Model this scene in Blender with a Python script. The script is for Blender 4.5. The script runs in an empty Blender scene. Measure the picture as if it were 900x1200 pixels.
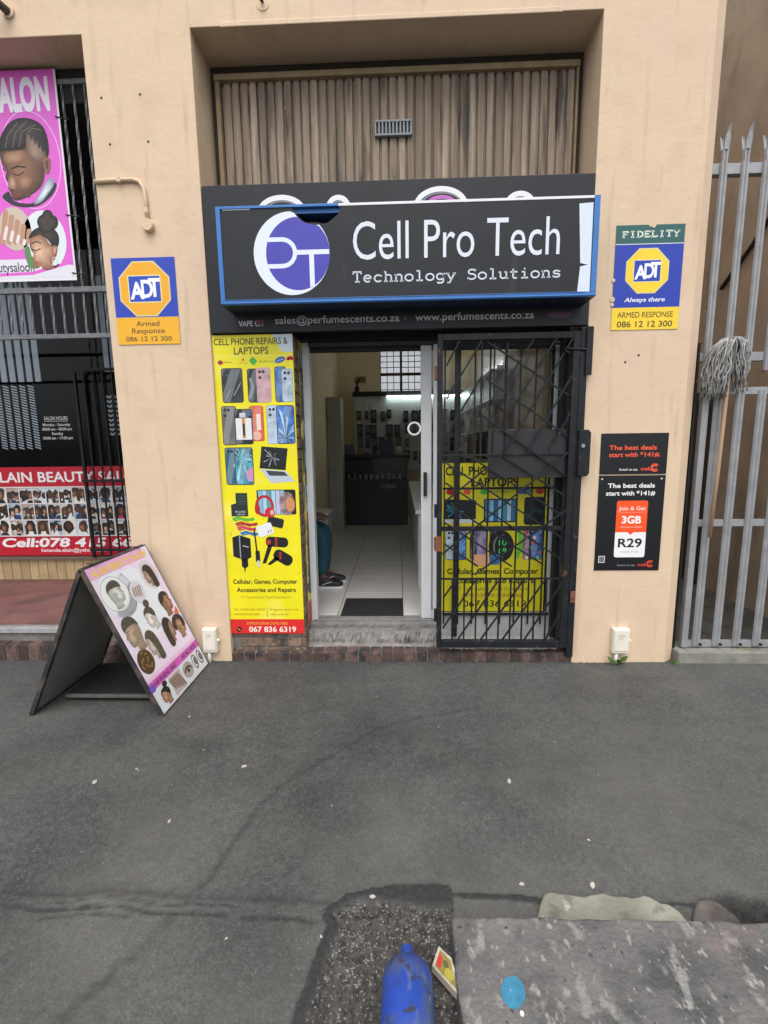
import bpy, bmesh, math, random
import numpy as np
from mathutils import Vector, Matrix
PI = math.pi
R = math.radians
sc = bpy.context.scene
COL = sc.collection

# ------------------------------------------------------------------ camera
cam_d = bpy.data.cameras.new('camera'); cam = bpy.data.objects.new('camera', cam_d); COL.objects.link(cam)
cam_d.sensor_fit = 'VERTICAL'; cam_d.sensor_height = 36.0; cam_d.lens = 536.5 / 1200 * 36
cam_d.clip_start = .05; cam_d.clip_end = 400
p_, r_, y_ = R(8.587), R(-.775), R(-1.98)
f_ = Vector((math.sin(y_) * math.cos(p_), math.cos(y_) * math.cos(p_), -math.sin(p_)))
r0 = f_.cross(Vector((0, 0, 1))).normalized(); u0 = r0.cross(f_)
rt = math.cos(r_) * r0 + math.sin(r_) * u0; up = -math.sin(r_) * r0 + math.cos(r_) * u0
cam.matrix_world = Matrix(((rt.x, up.x, -f_.x, 0), (rt.y, up.y, -f_.y, -3.025), (rt.z, up.z, -f_.z, 1.5), (0, 0, 0, 1)))
sc.camera = cam

# ------------------------------------------------------------------ world, sun, exposure
w = bpy.data.worlds.new('World'); sc.world = w; w.use_nodes = True
nt = w.node_tree; bg = nt.nodes['Background']
sky = nt.nodes.new('ShaderNodeTexSky'); sky.sky_type = 'NISHITA'; sky.sun_disc = False
sky.sun_elevation = R(62); sky.sun_rotation = R(180); sky.air_density = 1.0; sky.dust_density = 3.0
hs = nt.nodes.new('ShaderNodeHueSaturation'); hs.inputs['Saturation'].default_value = .28
nt.links.new(sky.outputs[0], hs.inputs['Color']); nt.links.new(hs.outputs[0], bg.inputs[0])
bg.inputs[1].default_value = .13
sd = bpy.data.lights.new('sun', 'SUN'); sun = bpy.data.objects.new('sun', sd); COL.objects.link(sun)
sd.energy = 1.0; sd.angle = R(60); sd.color = (1, .96, .9)
sun.rotation_euler = (R(28), 0, 0)
sc.view_settings.view_transform = 'Standard'; sc.view_settings.look = 'None'
sc.view_settings.exposure = .86; sc.view_settings.gamma = 1; sc.view_settings.use_curve_mapping = False
sc.cycles.max_bounces = 8; sc.cycles.transparent_max_bounces = 12
sc.cycles.use_denoising = True

# ------------------------------------------------------------------ helpers
def lin(h):
    h = h.lstrip('#'); o = []
    for i in (0, 2, 4):
        c = int(h[i:i + 2], 16) / 255
        o.append(c / 12.92 if c <= .04045 else ((c + .055) / 1.055) ** 2.4)
    return tuple(o)

MATS = {}
def mat(name, col, rough=.6, var=.12, scale=6, bump=0., bscale=60, metal=0., spots=None, spec=.5, stretch=None, island=0.):
    if name in MATS: return MATS[name]
    if isinstance(col, str): col = lin(col)
    m = bpy.data.materials.new(name); m.use_nodes = True; MATS[name] = m
    t = m.node_tree; n = t.nodes; L = t.links; b = n['Principled BSDF']
    b.inputs['Roughness'].default_value = rough; b.inputs['Metallic'].default_value = metal
    b.inputs['Specular IOR Level'].default_value = spec
    tc = n.new('ShaderNodeTexCoord'); src = tc.outputs['Object']
    if stretch:
        mp = n.new('ShaderNodeMapping'); mp.inputs['Scale'].default_value = stretch
        L.new(src, mp.inputs[0]); src = mp.outputs[0]
    no = n.new('ShaderNodeTexNoise'); no.inputs['Scale'].default_value = scale; no.inputs['Detail'].default_value = 7
    no.inputs['Roughness'].default_value = .62; L.new(src, no.inputs[0])
    rp = n.new('ShaderNodeValToRGB'); rp.color_ramp.elements[0].position = .3; rp.color_ramp.elements[1].position = .7
    rp.color_ramp.elements[0].color = tuple(max(0, c * (1 - var)) for c in col) + (1,)
    rp.color_ramp.elements[1].color = tuple(min(1, c * (1 + var)) for c in col) + (1,)
    L.new(no.outputs[0], rp.inputs[0]); out = rp.outputs[0]
    if island:
        g = n.new('ShaderNodeNewGeometry'); mr = n.new('ShaderNodeMapRange')
        mr.inputs[3].default_value = 1 - island; mr.inputs[4].default_value = 1 + island
        L.new(g.outputs['Random Per Island'], mr.inputs[0])
        mx = n.new('ShaderNodeMix'); mx.data_type = 'RGBA'; mx.blend_type = 'MULTIPLY'; mx.inputs[0].default_value = 1
        L.new(out, mx.inputs[6]); L.new(mr.outputs[0], mx.inputs[7]); out = mx.outputs[2]
    for sp in (spots or []):
        scol, sscale, lo, hi, sst = sp
        s = tc.outputs['Object']
        if sst:
            mp2 = n.new('ShaderNodeMapping'); mp2.inputs['Scale'].default_value = sst; L.new(s, mp2.inputs[0]); s = mp2.outputs[0]
        n2 = n.new('ShaderNodeTexNoise'); n2.inputs['Scale'].default_value = sscale; n2.inputs['Detail'].default_value = 5; L.new(s, n2.inputs[0])
        r2 = n.new('ShaderNodeValToRGB'); r2.color_ramp.elements[0].position = lo; r2.color_ramp.elements[1].position = hi
        L.new(n2.outputs[0], r2.inputs[0])
        mx = n.new('ShaderNodeMix'); mx.data_type = 'RGBA'
        L.new(r2.outputs[0], mx.inputs[0]); L.new(out, mx.inputs[6]); mx.inputs[7].default_value = tuple(scol if not isinstance(scol, str) else lin(scol)) + (1,)
        out = mx.outputs[2]
    L.new(out, b.inputs['Base Color'])
    if bump:
        nb = n.new('ShaderNodeTexNoise'); nb.inputs['Scale'].default_value = bscale; nb.inputs['Detail'].default_value = 6; L.new(tc.outputs['Object'], nb.inputs[0])
        bm_ = n.new('ShaderNodeBump'); bm_.inputs['Strength'].default_value = bump; bm_.inputs['Distance'].default_value = .01
        L.new(nb.outputs[0], bm_.inputs['Height']); L.new(bm_.outputs[0], b.inputs['Normal'])
    return m

def pm(hexcol, rough=.42, var=.03):     # printed ink
    return mat('ink_' + hexcol, hexcol, rough, var, 25)

def glass(name, tint=(1, 1, 1), ior=1.5):
    if name in MATS: return MATS[name]
    m = bpy.data.materials.new(name); m.use_nodes = True; MATS[name] = m
    t = m.node_tree; n = t.nodes; L = t.links; n.clear()
    o = n.new('ShaderNodeOutputMaterial'); mx = n.new('ShaderNodeMixShader'); tr = n.new('ShaderNodeBsdfTransparent'); gl = n.new('ShaderNodeBsdfGlossy')
    fr = n.new('ShaderNodeFresnel'); fr.inputs[0].default_value = ior; gl.inputs['Roughness'].default_value = .02
    tr.inputs[0].default_value = tint + (1,)
    L.new(fr.outputs[0], mx.inputs[0]); L.new(tr.outputs[0], mx.inputs[1]); L.new(gl.outputs[0], mx.inputs[2]); L.new(mx.outputs[0], o.inputs[0])
    return m

def emit(name, col, s):
    m = bpy.data.materials.new(name); m.use_nodes = True; b = m.node_tree.nodes['Principled BSDF']
    b.inputs['Base Color'].default_value = col + (1,); b.inputs['Emission Color'].default_value = col + (1,); b.inputs['Emission Strength'].default_value = s
    return m

class MB:
    def __init__(s): s.v = []; s.f = []; s.m = []
    def add(s, vs, fs, mi=0):
        o = len(s.v); s.v += [tuple(v) for v in vs]; s.f += [tuple(i + o for i in f) for f in fs]; s.m += [mi] * len(fs); return s
    def box(s, x0, x1, y0, y1, z0, z1, mi=0):
        vs = [(x, y, z) for x in (x0, x1) for y in (y0, y1) for z in (z0, z1)]
        return s.add(vs, [(0, 1, 3, 2), (4, 6, 7, 5), (0, 4, 5, 1), (2, 3, 7, 6), (0, 2, 6, 4), (1, 5, 7, 3)], mi)
    def beam(s, p, q, w_, h_=None, mi=0, ref=(0, 1, 0)):
        p = Vector(p); q = Vector(q); d = (q - p).normalized(); rf = Vector(ref)
        if abs(d.dot(rf)) > .95: rf = Vector((1, 0, 0))
        a = d.cross(rf).normalized(); b = d.cross(a); h_ = h_ or w_; vs = []
        for c in (p, q):
            for i, j in ((-1, -1), (1, -1), (1, 1), (-1, 1)): vs.append(c + a * w_ / 2 * i + b * h_ / 2 * j)
        return s.add(vs, [(3, 2, 1, 0), (4, 5, 6, 7), (0, 1, 5, 4), (1, 2, 6, 5), (2, 3, 7, 6), (3, 0, 4, 7)], mi)
    def tube(s, pts, r, n=8, mi=0, cap=True):
        pts = [Vector(p) for p in pts]; rs = r if hasattr(r, '__len__') else [r] * len(pts); vs = []; fs = []; pa = None
        for i, p in enumerate(pts):
            d = (pts[min(i + 1, len(pts) - 1)] - pts[max(i - 1, 0)]).normalized()
            if pa is None: a = d.cross(Vector((0, 0, 1)) if abs(d.z) < .9 else Vector((1, 0, 0))).normalized()
            else: a = (pa - d * pa.dot(d)).normalized()
            pa = a; b = d.cross(a)
            for k in range(n):
                t = 2 * PI * k / n; vs.append(p + (a * math.cos(t) + b * math.sin(t)) * rs[i])
        for i in range(len(pts) - 1):
            for k in range(n):
                k2 = (k + 1) % n; fs.append((i * n + k, i * n + k2, (i + 1) * n + k2, (i + 1) * n + k))
        if cap: fs += [tuple(range(n))[::-1], tuple((len(pts) - 1) * n + k for k in range(n))]
        return s.add(vs, fs, mi)
    def lathe(s, prof, c, axis='z', n=24, mi=0):
        vs = []; fs = []; c = Vector(c)
        for r, h in prof:
            for k in range(n):
                t = 2 * PI * k / n; a, b = r * math.cos(t), r * math.sin(t)
                vs.append(c + Vector({'z': (a, b, h), 'y': (a, h, b), 'x': (h, a, b)}[axis]))
        for i in range(len(prof) - 1):
            for k in range(n):
                k2 = (k + 1) % n; fs.append((i * n + k, i * n + k2, (i + 1) * n + k2, (i + 1) * n + k))
        fs += [tuple(range(n))[::-1], tuple((len(prof) - 1) * n + k for k in range(n))]
        return s.add(vs, fs, mi)
    def prism(s, poly, a0, a1, axis='y', mi=0):   # poly in the two other axes
        n = len(poly); vs = []
        for a in (a0, a1):
            for x, z in poly: vs.append({'y': (x, a, z), 'z': (x, z, a), 'x': (a, x, z)}[axis])
        fs = [tuple(range(n)), tuple(range(2 * n - 1, n - 1, -1))] + [(i, i + n, (i + 1) % n + n, (i + 1) % n) for i in range(n)]
        return s.add(vs, fs, mi)
    def build(s, name, mats, parent=None, bevel=0., smooth=False, seg=2):
        me = bpy.data.meshes.new(name); me.from_pydata(s.v, [], s.f)
        if not isinstance(mats, (list, tuple)): mats = [mats]
        for m in mats: me.materials.append(m)
        me.polygons.foreach_set('material_index', s.m)
        b = bmesh.new(); b.from_mesh(me); bmesh.ops.recalc_face_normals(b, faces=b.faces); b.to_mesh(me); b.free()
        if smooth: me.polygons.foreach_set('use_smooth', [True] * len(me.polygons))
        o = bpy.data.objects.new(name, me); COL.objects.link(o)
        if parent: o.parent = parent
        if bevel:
            md = o.modifiers.new('b', 'BEVEL'); md.width = bevel; md.segments = seg; md.limit_method = 'ANGLE'; md.angle_limit = R(40)
        return o

def tag(o, label, cat, group=None):
    o['label'] = label; o['category'] = cat
    if group: o['group'] = group
    return o
def thing(name, label, cat, group=None):
    o = bpy.data.objects.new(name, None); COL.objects.link(o); o.empty_display_size = .1
    return tag(o, label, cat, group)
def struct(o): o['kind'] = 'structure'; return o

_txt = {}
def text_geo(s, bold=0., shear=0., space=1.):
    k = (s, bold, shear, space)
    if k in _txt: return _txt[k]
    c = bpy.data.curves.new('t', 'FONT'); c.body = s; c.size = 1; c.resolution_u = 4; c.offset = bold; c.shear = shear; c.space_character = space
    o = bpy.data.objects.new('t', c); COL.objects.link(o)
    me = bpy.data.meshes.new_from_object(o.evaluated_get(bpy.context.evaluated_depsgraph_get()))
    vs = [(v.co.x, v.co.y) for v in me.vertices]; fs = [tuple(p.vertices) for p in me.polygons]
    bpy.data.objects.remove(o); bpy.data.curves.remove(c); bpy.data.meshes.remove(me)
    _txt[k] = (vs, fs); return vs, fs

def arc(cx, cy, rx, ry, a0, a1, n=14):
    return [(cx + rx * math.cos(R(a0 + (a1 - a0) * i / n)), cy + ry * math.sin(R(a0 + (a1 - a0) * i / n))) for i in range(n + 1)]

class Print:
    """flat printed artwork: layers of polygons 0.3 mm apart in the (u, v) frame of a sheet; u right, v down, in metres"""
    def __init__(s, W, H, O, U, V, N, t=.0003):
        s.W, s.H = W, H; s.O, s.U, s.V, s.N = Vector(O), Vector(U).normalized(), Vector(V).normalized(), Vector(N).normalized()
        s.mb = MB(); s.mats = []; s.t = t; s.l = 0
    def mi(s, m):
        if isinstance(m, str): m = pm(m)
        if m not in s.mats: s.mats.append(m)
        return s.mats.index(m)
    def P(s, u, v, l): return s.O + s.U * u + s.V * v + s.N * (l * s.t)
    def geo(s, vs, fs, m, l): s.mb.add([s.P(u, v, l) for u, v in vs], fs, s.mi(m))
    def smooth(s, pts, n=4):
        P_ = [Vector(p) for p in pts]; k = len(P_); o = []
        for i in range(k):
            a, b, c, d = P_[i - 1], P_[i], P_[(i + 1) % k], P_[(i + 2) % k]
            for j in range(n):
                t = j / n; o.append(tuple(.5 * ((2 * b) + (c - a) * t + (2 * a - 5 * b + 4 * c - d) * t * t + (3 * b - a - 3 * c + d) * t ** 3)))
        return o
    def poly(s, pts, m, l=1): s.geo(pts, [tuple(range(len(pts)))], m, l)
    def rect(s, u0, v0, u1, v1, m, l=1): s.poly([(u0, v0), (u1, v0), (u1, v1), (u0, v1)], m, l)
    def rrect(s, u0, v0, u1, v1, r, m, l=1, rot=0):
        pts = []; cu, cv = (u0 + u1) / 2, (v0 + v1) / 2
        for a, b, s0 in ((u1 - r, v1 - r, 0), (u0 + r, v1 - r, 90), (u0 + r, v0 + r, 180), (u1 - r, v0 + r, 270)): pts += arc(a, b, r, r, s0, s0 + 90, 5)
        c, d = math.cos(R(rot)), math.sin(R(rot))
        s.poly([(cu + (x - cu) * c - (y - cv) * d, cv + (x - cu) * d + (y - cv) * c) for x, y in pts], m, l)
    def ell(s, cu, cv, a, b, m, l=1, rot=0, n=28):
        c, d = math.cos(R(rot)), math.sin(R(rot))
        s.poly([(cu + x * c - y * d, cv + x * d + y * c) for x, y in arc(0, 0, a, b, 0, 360, n)[:-1]], m, l)
    def line(s, pts, wd, m, l=2, closed=False):
        pts = [Vector(p) for p in pts]; n = len(pts); a = []; b = []
        for i in range(n):
            p0 = pts[(i - 1) % n] if closed or i > 0 else pts[i]; p1 = pts[(i + 1) % n] if closed or i < n - 1 else pts[i]
            d = (p1 - p0).normalized(); k = Vector((-d.y, d.x))
            ext = d * (-wd * .0) if closed else Vector((0, 0))
            a.append(pts[i] + k * wd / 2 + ext); b.append(pts[i] - k * wd / 2 + ext)
        vs = [tuple(x) for x in a + b]; fs = [(i, (i + 1) % n, (i + 1) % n + n, i + n) for i in range(n if closed else n - 1)]
        s.geo(vs, fs, m, l)
    def ring(s, cu, cv, a, b, wd, m, l=2, rot=0):
        c, d = math.cos(R(rot)), math.sin(R(rot))
        s.line([(cu + x * c - y * d, cv + x * d + y * c) for x, y in arc(0, 0, a, b, 0, 360, 36)[:-1]], wd, m, l, True)
    def text(s, t, cu, vb, cap, m, w=None, l=3, bold=0., shear=0., align='c', rot=0, space=1.):
        """cap = cap height, vb = baseline v, w = forced width"""
        vs, fs = text_geo(t, bold, shear, space)
        xs = [v[0] for v in vs]; x0, x1 = min(xs), max(xs); k = cap / .729; kx = w / (x1 - x0) if w else k
        wd = (x1 - x0) * kx; off = {'c': -wd / 2, 'l': 0, 'r': -wd}[align]
        c, d = math.cos(R(rot)), math.sin(R(rot)); o = []
        for x, y in vs:
            a, b = (x - x0) * kx + off, -y * k
            o.append((cu + a * c - b * d, vb + a * d + b * c))
        s.geo(o, fs, m, l)
    def soft(s, pts, c0, c1, l, n=4, to=None, end=.35):
        a, b = (lin(c) if isinstance(c, str) else c for c in (c0, c1)); pts = s.smooth(pts)
        cx = sum(p[0] for p in pts) / len(pts); cy = sum(p[1] for p in pts) / len(pts)
        if to: cx, cy = to
        for i in range(n):
            t = i / (n - 1); k = 1 - (1 - end) * t; c = tuple(x + (y - x) * t for x, y in zip(a, b))
            m = mat('blend_%d_%d_%d' % tuple(int(v * 400) for v in c), c, .42, .10, 40)
            s.poly([(cx + (x - cx) * k, cy + (y - cy) * k) for x, y in pts], m, l + i * .2)
    def build(s, name, parent=None, thick=0., edge=None):
        if thick:
            e = s.mi(edge or s.mats[0]); q = [s.P(u, v, 0) for u, v in ((0, 0), (s.W, 0), (s.W, s.H), (0, s.H))]
            k = [a - s.N * thick for a in q]; q = [a - s.N * s.t * .5 for a in q]
            s.mb.add(k + q, [(0, 1, 2, 3), (0, 4, 5, 1), (1, 5, 6, 2), (2, 6, 7, 3), (3, 7, 4, 0)], e)
        me = bpy.data.meshes.new(name); me.from_pydata(s.mb.v, [], s.mb.f)
        for m in s.mats: me.materials.append(m)
        me.polygons.foreach_set('material_index', s.mb.m)
        o = bpy.data.objects.new(name, me); COL.objects.link(o)
        if parent: o.parent = parent
        return o

# slab-serif strokes for the typewriter line and the wide serif name (unit cap height 1, cell width .62)
def A(cx, cy, rx, ry, a0, a1): return arc(cx, cy, rx, ry, a0, a1, 12)
TW = {
 'T': [[(.02, 1), (.6, 1)], [(.31, 1), (.31, 0)], [(.05, 1), (.05, .78)], [(.57, 1), (.57, .78)], [(.16, .04), (.46, .04)]],
 'e': [[(.08, .36), (.54, .36)], A(.31, .34, .24, .32, 0, 310)],
 'c': [A(.33, .34, .25, .32, 40, 320), [(.53, .66), (.53, .48)]],
 'h': [[(.14, 1), (.14, 0)], [(.03, .96), (.14, .96)], A(.33, .46, .18, .2, 180, 0), [(.51, .46), (.51, 0)], [(.03, .04), (.26, .04)], [(.4, .04), (.62, .04)]],
 'n': [[(.14, .66), (.14, 0)], [(.03, .62), (.14, .62)], A(.33, .46, .18, .2, 180, 0), [(.51, .46), (.51, 0)], [(.03, .04), (.26, .04)], [(.4, .04), (.62, .04)]],
 'o': [A(.31, .34, .26, .32, 0, 360)],
 'l': [[(.31, 1), (.31, 0)], [(.12, .96), (.31, .96)], [(.1, .04), (.54, .04)]],
 'g': [A(.29, .36, .22, .29, 0, 360), [(.51, .64), (.51, -.08)], A(.29, -.08, .22, .18, 0, -150), [(.5, .62), (.62, .62)]],
 'y': [[(.08, .66), (.32, .04)], [(.55, .66), (.24, -.24), (.08, -.24)], [(-.02, .63), (.2, .63)], [(.44, .63), (.64, .63)]],
 'S': [A(.31, .74, .22, .22, 20, 270), A(.31, .28, .25, .25, 90, -160), [(.53, 1), (.53, .78)], [(.07, .02), (.07, .24)]],
 'u': [[(.12, .66), (.12, .24)], A(.3, .24, .18, .2, 180, 360), [(.5, .66), (.5, 0)], [(.0, .63), (.12, .63)], [(.38, .63), (.5, .63)], [(.5, .04), (.62, .04)]],
 't': [[(.25, .92), (.25, .2)], A(.39, .2, .14, .18, 180, 320), [(.06, .63), (.52, .63)]],
 'i': [[(.31, .66), (.31, 0)], [(.12, .62), (.31, .62)], [(.1, .04), (.54, .04)], [(.31, .98), (.31, .84)]],
 's': [A(.31, .5, .19, .15, 30, 270), A(.31, .19, .21, .16, 90, -150), [(.5, .66), (.5, .5)], [(.1, .02), (.1, .18)]],
 'F': [[(.14, 1), (.14, 0)], [(.02, .97), (.6, .97)], [(.14, .52), (.46, .52)], [(.58, 1), (.58, .76)], [(.45, .64), (.45, .4)], [(.02, .03), (.28, .03)]],
 'I': [[(.31, 1), (.31, 0)], [(.16, .97), (.46, .97)], [(.16, .03), (.46, .03)]],
 'D': [[(.14, 1), (.14, 0)], [(.02, .97), (.3, .97)], A(.26, .5, .32, .47, 90, -90), [(.02, .03), (.3, .03)]],
 'E': [[(.14, 1), (.14, 0)], [(.02, .97), (.58, .97)], [(.14, .52), (.46, .52)], [(.02, .03), (.58, .03)], [(.57, 1), (.57, .78)], [(.57, 0), (.57, .22)]],
 'L': [[(.14, 1), (.14, 0)], [(.02, .97), (.28, .97)], [(.02, .03), (.58, .03)], [(.57, 0), (.57, .26)]],
 'Y': [[(.06, 1), (.31, .48)], [(.56, 1), (.31, .48)], [(.31, .5), (.31, 0)], [(-.02, .97), (.18, .97)], [(.44, .97), (.64, .97)], [(.18, .03), (.44, .03)]],
}
def strokes(pr, s, u0, u1, vb, cap, m, wd, l=2, cell=.62, gap=.1):
    n = len(s); pitch = (u1 - u0) / (n - gap); k = pitch * (1 - gap) / cell
    for i, ch in enumerate(s):
        for st in TW.get(ch, []): pr.line([(u0 + i * pitch + x * k, vb - y * cap) for x, y in st], wd, m, l)

# ------------------------------------------------------------------ materials
PEACH = (.675, .515, .355)
m_wall = mat('peach_wall_paint', PEACH, .75, .055, 1.3, .22, 26, spots=[((.66, .49, .36), 1.4, .45, .62, None), ((.63, .475, .33), 5, .50, .66, None), ((.50, .37, .26), 9, .68, .80, (1, 1, .35)), ((.34, .25, .17), 30, .71, .77, (1.4, 1, .6)), ((.56, .42, .29), 7, .58, .72, (2.2, 1, .22)), ((.74, .60, .44), 18, .70, .76, None)])
m_soffit = mat('soffit_paint', (.36, .29, .22), .85, .2, 3, .2, 40)
m_dark = mat('black_metal', (.012, .013, .015), .5, .35, 20, .1, 90, spec=.3, spots=[((.09, .085, .08), 14, .66, .75, None)])
m_gate = mat('gate_paint', (.011, .013, .016), .5, .3, 14, .15, 120, spots=[((.07, .07, .075), 22, .64, .74, None), ((.13, .055, .03), 9, .72, .76, None)], spec=.3)
m_rust = mat('rust', (.17, .06, .03), .8, .4, 40, .3, 90)
m_alu = mat('pale_aluminium', (.58, .59, .60), .42, .05, 10, metal=.0)
m_black = mat('matt_black', (.012, .012, .013), .6, .2, 10)
m_board = mat('charcoal_sign', (.017, .0185, .0225), .45, .15, 4, spec=.3, spots=[((.05, .05, .053), 5, .68, .8, (1, 1, .3))])
m_blue = mat('sign_blue', (.03, .16, .46), .4, .12, 10)
m_white = mat('white_plastic', (.75, .76, .78), .45, .05, 8)
m_cream = mat('cream_plastic', (.74, .70, .60), .5, .08, 12)
m_brick = mat('step_brick', (.095, .058, .048), .88, .4, 30, .5, 70, island=.45, spots=[((.03, .027, .027), 9, .48, .62, None), ((.16, .14, .125), 20, .66, .76, None)])
m_mortar = mat('mortar', (.17, .16, .145), .95, .25, 30, .5, 80)
m_conc = mat('rough_concrete', (.25, .235, .22), .92, .3, 12, .6, 45, spots=[((.09, .085, .08), 6, .55, .72, None)])
m_conc2 = mat('grey_plaster', (.34, .34, .33), .9, .15, 6, .3, 60)
m_slat = mat('weathered_cladding', (.30, .235, .175), .8, .38, 7, .35, 60, stretch=(2.5, 1, .2), island=.22, spots=[((.21, .16, .12), 9, .50, .64, (2.5, 1, .12)), ((.40, .37, .325), 18, .62, .76, (1.2, 1, .1)), ((.085, .068, .056), 14, .56, .70, (1.2, 1, .13)), ((.60, .58, .54), 20, .75, .79, (1.5, 1, .5))])
m_trim = mat('ochre_timber', (.27, .205, .115), .7, .2, 12, .2, 50)
m_galv = mat('galvanised_steel', (.30, .305, .315), .5, .16, 11, .12, 80, metal=.25, spots=[((.24, .24, .24), 7, .64, .78, (1, 1, .4))])
m_vent = mat('vent_grey', (.25, .27, .29), .6, .1, 20)

def asphalt():
    m = bpy.data.materials.new('asphalt'); m.use_nodes = True; t = m.node_tree; n = t.nodes; L = t.links; b = n['Principled BSDF']
    tc = n.new('ShaderNodeTexCoord')
    def noise(sc_, det=6, r=.6):
        x = n.new('ShaderNodeTexNoise'); x.inputs['Scale'].default_value = sc_; x.inputs['Detail'].default_value = det; x.inputs['Roughness'].default_value = r
        L.new(tc.outputs['Object'], x.inputs[0]); return x.outputs[0]
    def ramp(src, p0, c0, p1, c1):
        x = n.new('ShaderNodeValToRGB'); e = x.color_ramp.elements; e[0].position = p0; e[1].position = p1; e[0].color = c0 + (1,); e[1].color = c1 + (1,); L.new(src, x.inputs[0]); return x.outputs[0]
    def mix(f, a, c, mode='MIX'):
        x = n.new('ShaderNodeMix'); x.data_type = 'RGBA'; x.blend_type = mode
        if isinstance(f, float): x.inputs[0].default_value = f
        else: L.new(f, x.inputs[0])
        L.new(a, x.inputs[6])
        if isinstance(c, tuple): x.inputs[7].default_value = c + (1,)
        else: L.new(c, x.inputs[7])
        return x.outputs[2]
    def math_(op, a, c):
        x = n.new('ShaderNodeMath'); x.operation = op; x.use_clamp = True
        for i, q in enumerate((a, c)):
            if isinstance(q, (int, float)): x.inputs[i].default_value = q
            else: L.new(q, x.inputs[i])
        return x.outputs[0]
    K = 1.12
    c = ramp(noise(1.6, 5), .33, tuple(K * x for x in (.044, .045, .0455)), .68, tuple(K * x for x in (.074, .075, .0745)))
    c = mix(.6, c, ramp(noise(170, 4, .8), .36, (.38, .38, .38), .66, (1.66, 1.66, 1.65)), 'MULTIPLY')
    c = mix(.5, c, ramp(noise(38, 4, .7), .40, (.62, .62, .62), .62, (1.3, 1.3, 1.29)), 'MULTIPLY')
    c = mix(ramp(noise(5.5, 6, .7), .58, (0, 0, 0), .72, (.5, .5, .5)), c, (.04, .04, .04))
    c = mix(ramp(noise(2.3, 4, .6), .50, (0, 0, 0), .66, (.5, .5, .5)), c, (.088, .088, .076))
    vg = n.new('ShaderNodeTexVoronoi'); vg.inputs['Scale'].default_value = 150; L.new(tc.outputs['Object'], vg.inputs[0])
    sg = n.new('ShaderNodeSeparateColor'); L.new(vg.outputs['Color'], sg.inputs[0])
    c = mix(.6, c, ramp(sg.outputs[0], 0, (.62, .62, .62), 1, (1.38, 1.38, 1.38)), 'MULTIPLY')
    # pale grit
    vo = n.new('ShaderNodeTexVoronoi'); vo.inputs['Scale'].default_value = 95; L.new(tc.outputs['Object'], vo.inputs[0])
    g = ramp(vo.outputs['Distance'], .16, (1, 1, 1), .24, (0, 0, 0))
    g = mix(1., g, ramp(noise(26, 4, .8), .55, (0, 0, 0), .62, (1, 1, 1)), 'MULTIPLY')
    c = mix(math_('MULTIPLY', g, .7), c, (.27, .265, .245))
    at = {}
    for k in ('tar_shade', 'patch', 'dust', 'rim'):
        a = n.new('ShaderNodeAttribute'); a.attribute_name = k; at[k] = a.outputs['Fac']
    c = mix(math_('MULTIPLY', at['dust'], .55), c, (.16, .155, .14))
    nz = ramp(noise(30, 5, .7), .35, (0, 0, 0), .62, (1, 1, 1))
    tar_shade = math_('MULTIPLY', at['tar_shade'], math_('ADD', math_('MULTIPLY', nz, .8), .28))
    c = mix(math_('MULTIPLY', tar_shade, .85), c, (.022, .022, .024))
    # rough open patch with pale stones
    wn_ = n.new('ShaderNodeTexNoise'); wn_.inputs['Scale'].default_value = 60; L.new(tc.outputs['Object'], wn_.inputs[0])
    va = n.new('ShaderNodeVectorMath'); va.operation = 'MULTIPLY_ADD'; L.new(wn_.outputs['Color'], va.inputs[0]); va.inputs[1].default_value = (.02, .02, .02); L.new(tc.outputs['Object'], va.inputs[2])
    vp = n.new('ShaderNodeTexVoronoi'); vp.inputs['Scale'].default_value = 130; L.new(va.outputs[0], vp.inputs[0])
    sep = n.new('ShaderNodeSeparateColor'); L.new(vp.outputs['Color'], sep.inputs[0])
    st = math_('MULTIPLY', math_('GREATER_THAN', sep.outputs[0], .58), math_('LESS_THAN', vp.outputs['Distance'], .44))
    pc = mix(math_('MULTIPLY', st, math_('MULTIPLY', sep.outputs[1], .9)), ramp(noise(45, 5, .75), .36, (.016, .016, .016), .64, (.085, .08, .073)), (.27, .26, .235))
    c = mix(at['patch'], c, pc)
    c = mix(math_('MULTIPLY', at['rim'], .9), c, ramp(noise(60, 4, .7), .4, (.018, .018, .02), .7, (.042, .042, .043)))
    L.new(c, b.inputs['Base Color']); b.inputs['Roughness'].default_value = .8; b.inputs['Specular IOR Level'].default_value = .35
    nb = noise(130, 4, .7); bu = n.new('ShaderNodeBump'); bu.inputs['Strength'].default_value = .4; bu.inputs['Distance'].default_value = .004
    L.new(math_('ADD', nb, math_('MULTIPLY', math_('MULTIPLY', vp.outputs['Distance'], at['patch']), 1.)), bu.inputs['Height']); L.new(bu.outputs[0], b.inputs['Normal'])
    return m

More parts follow.
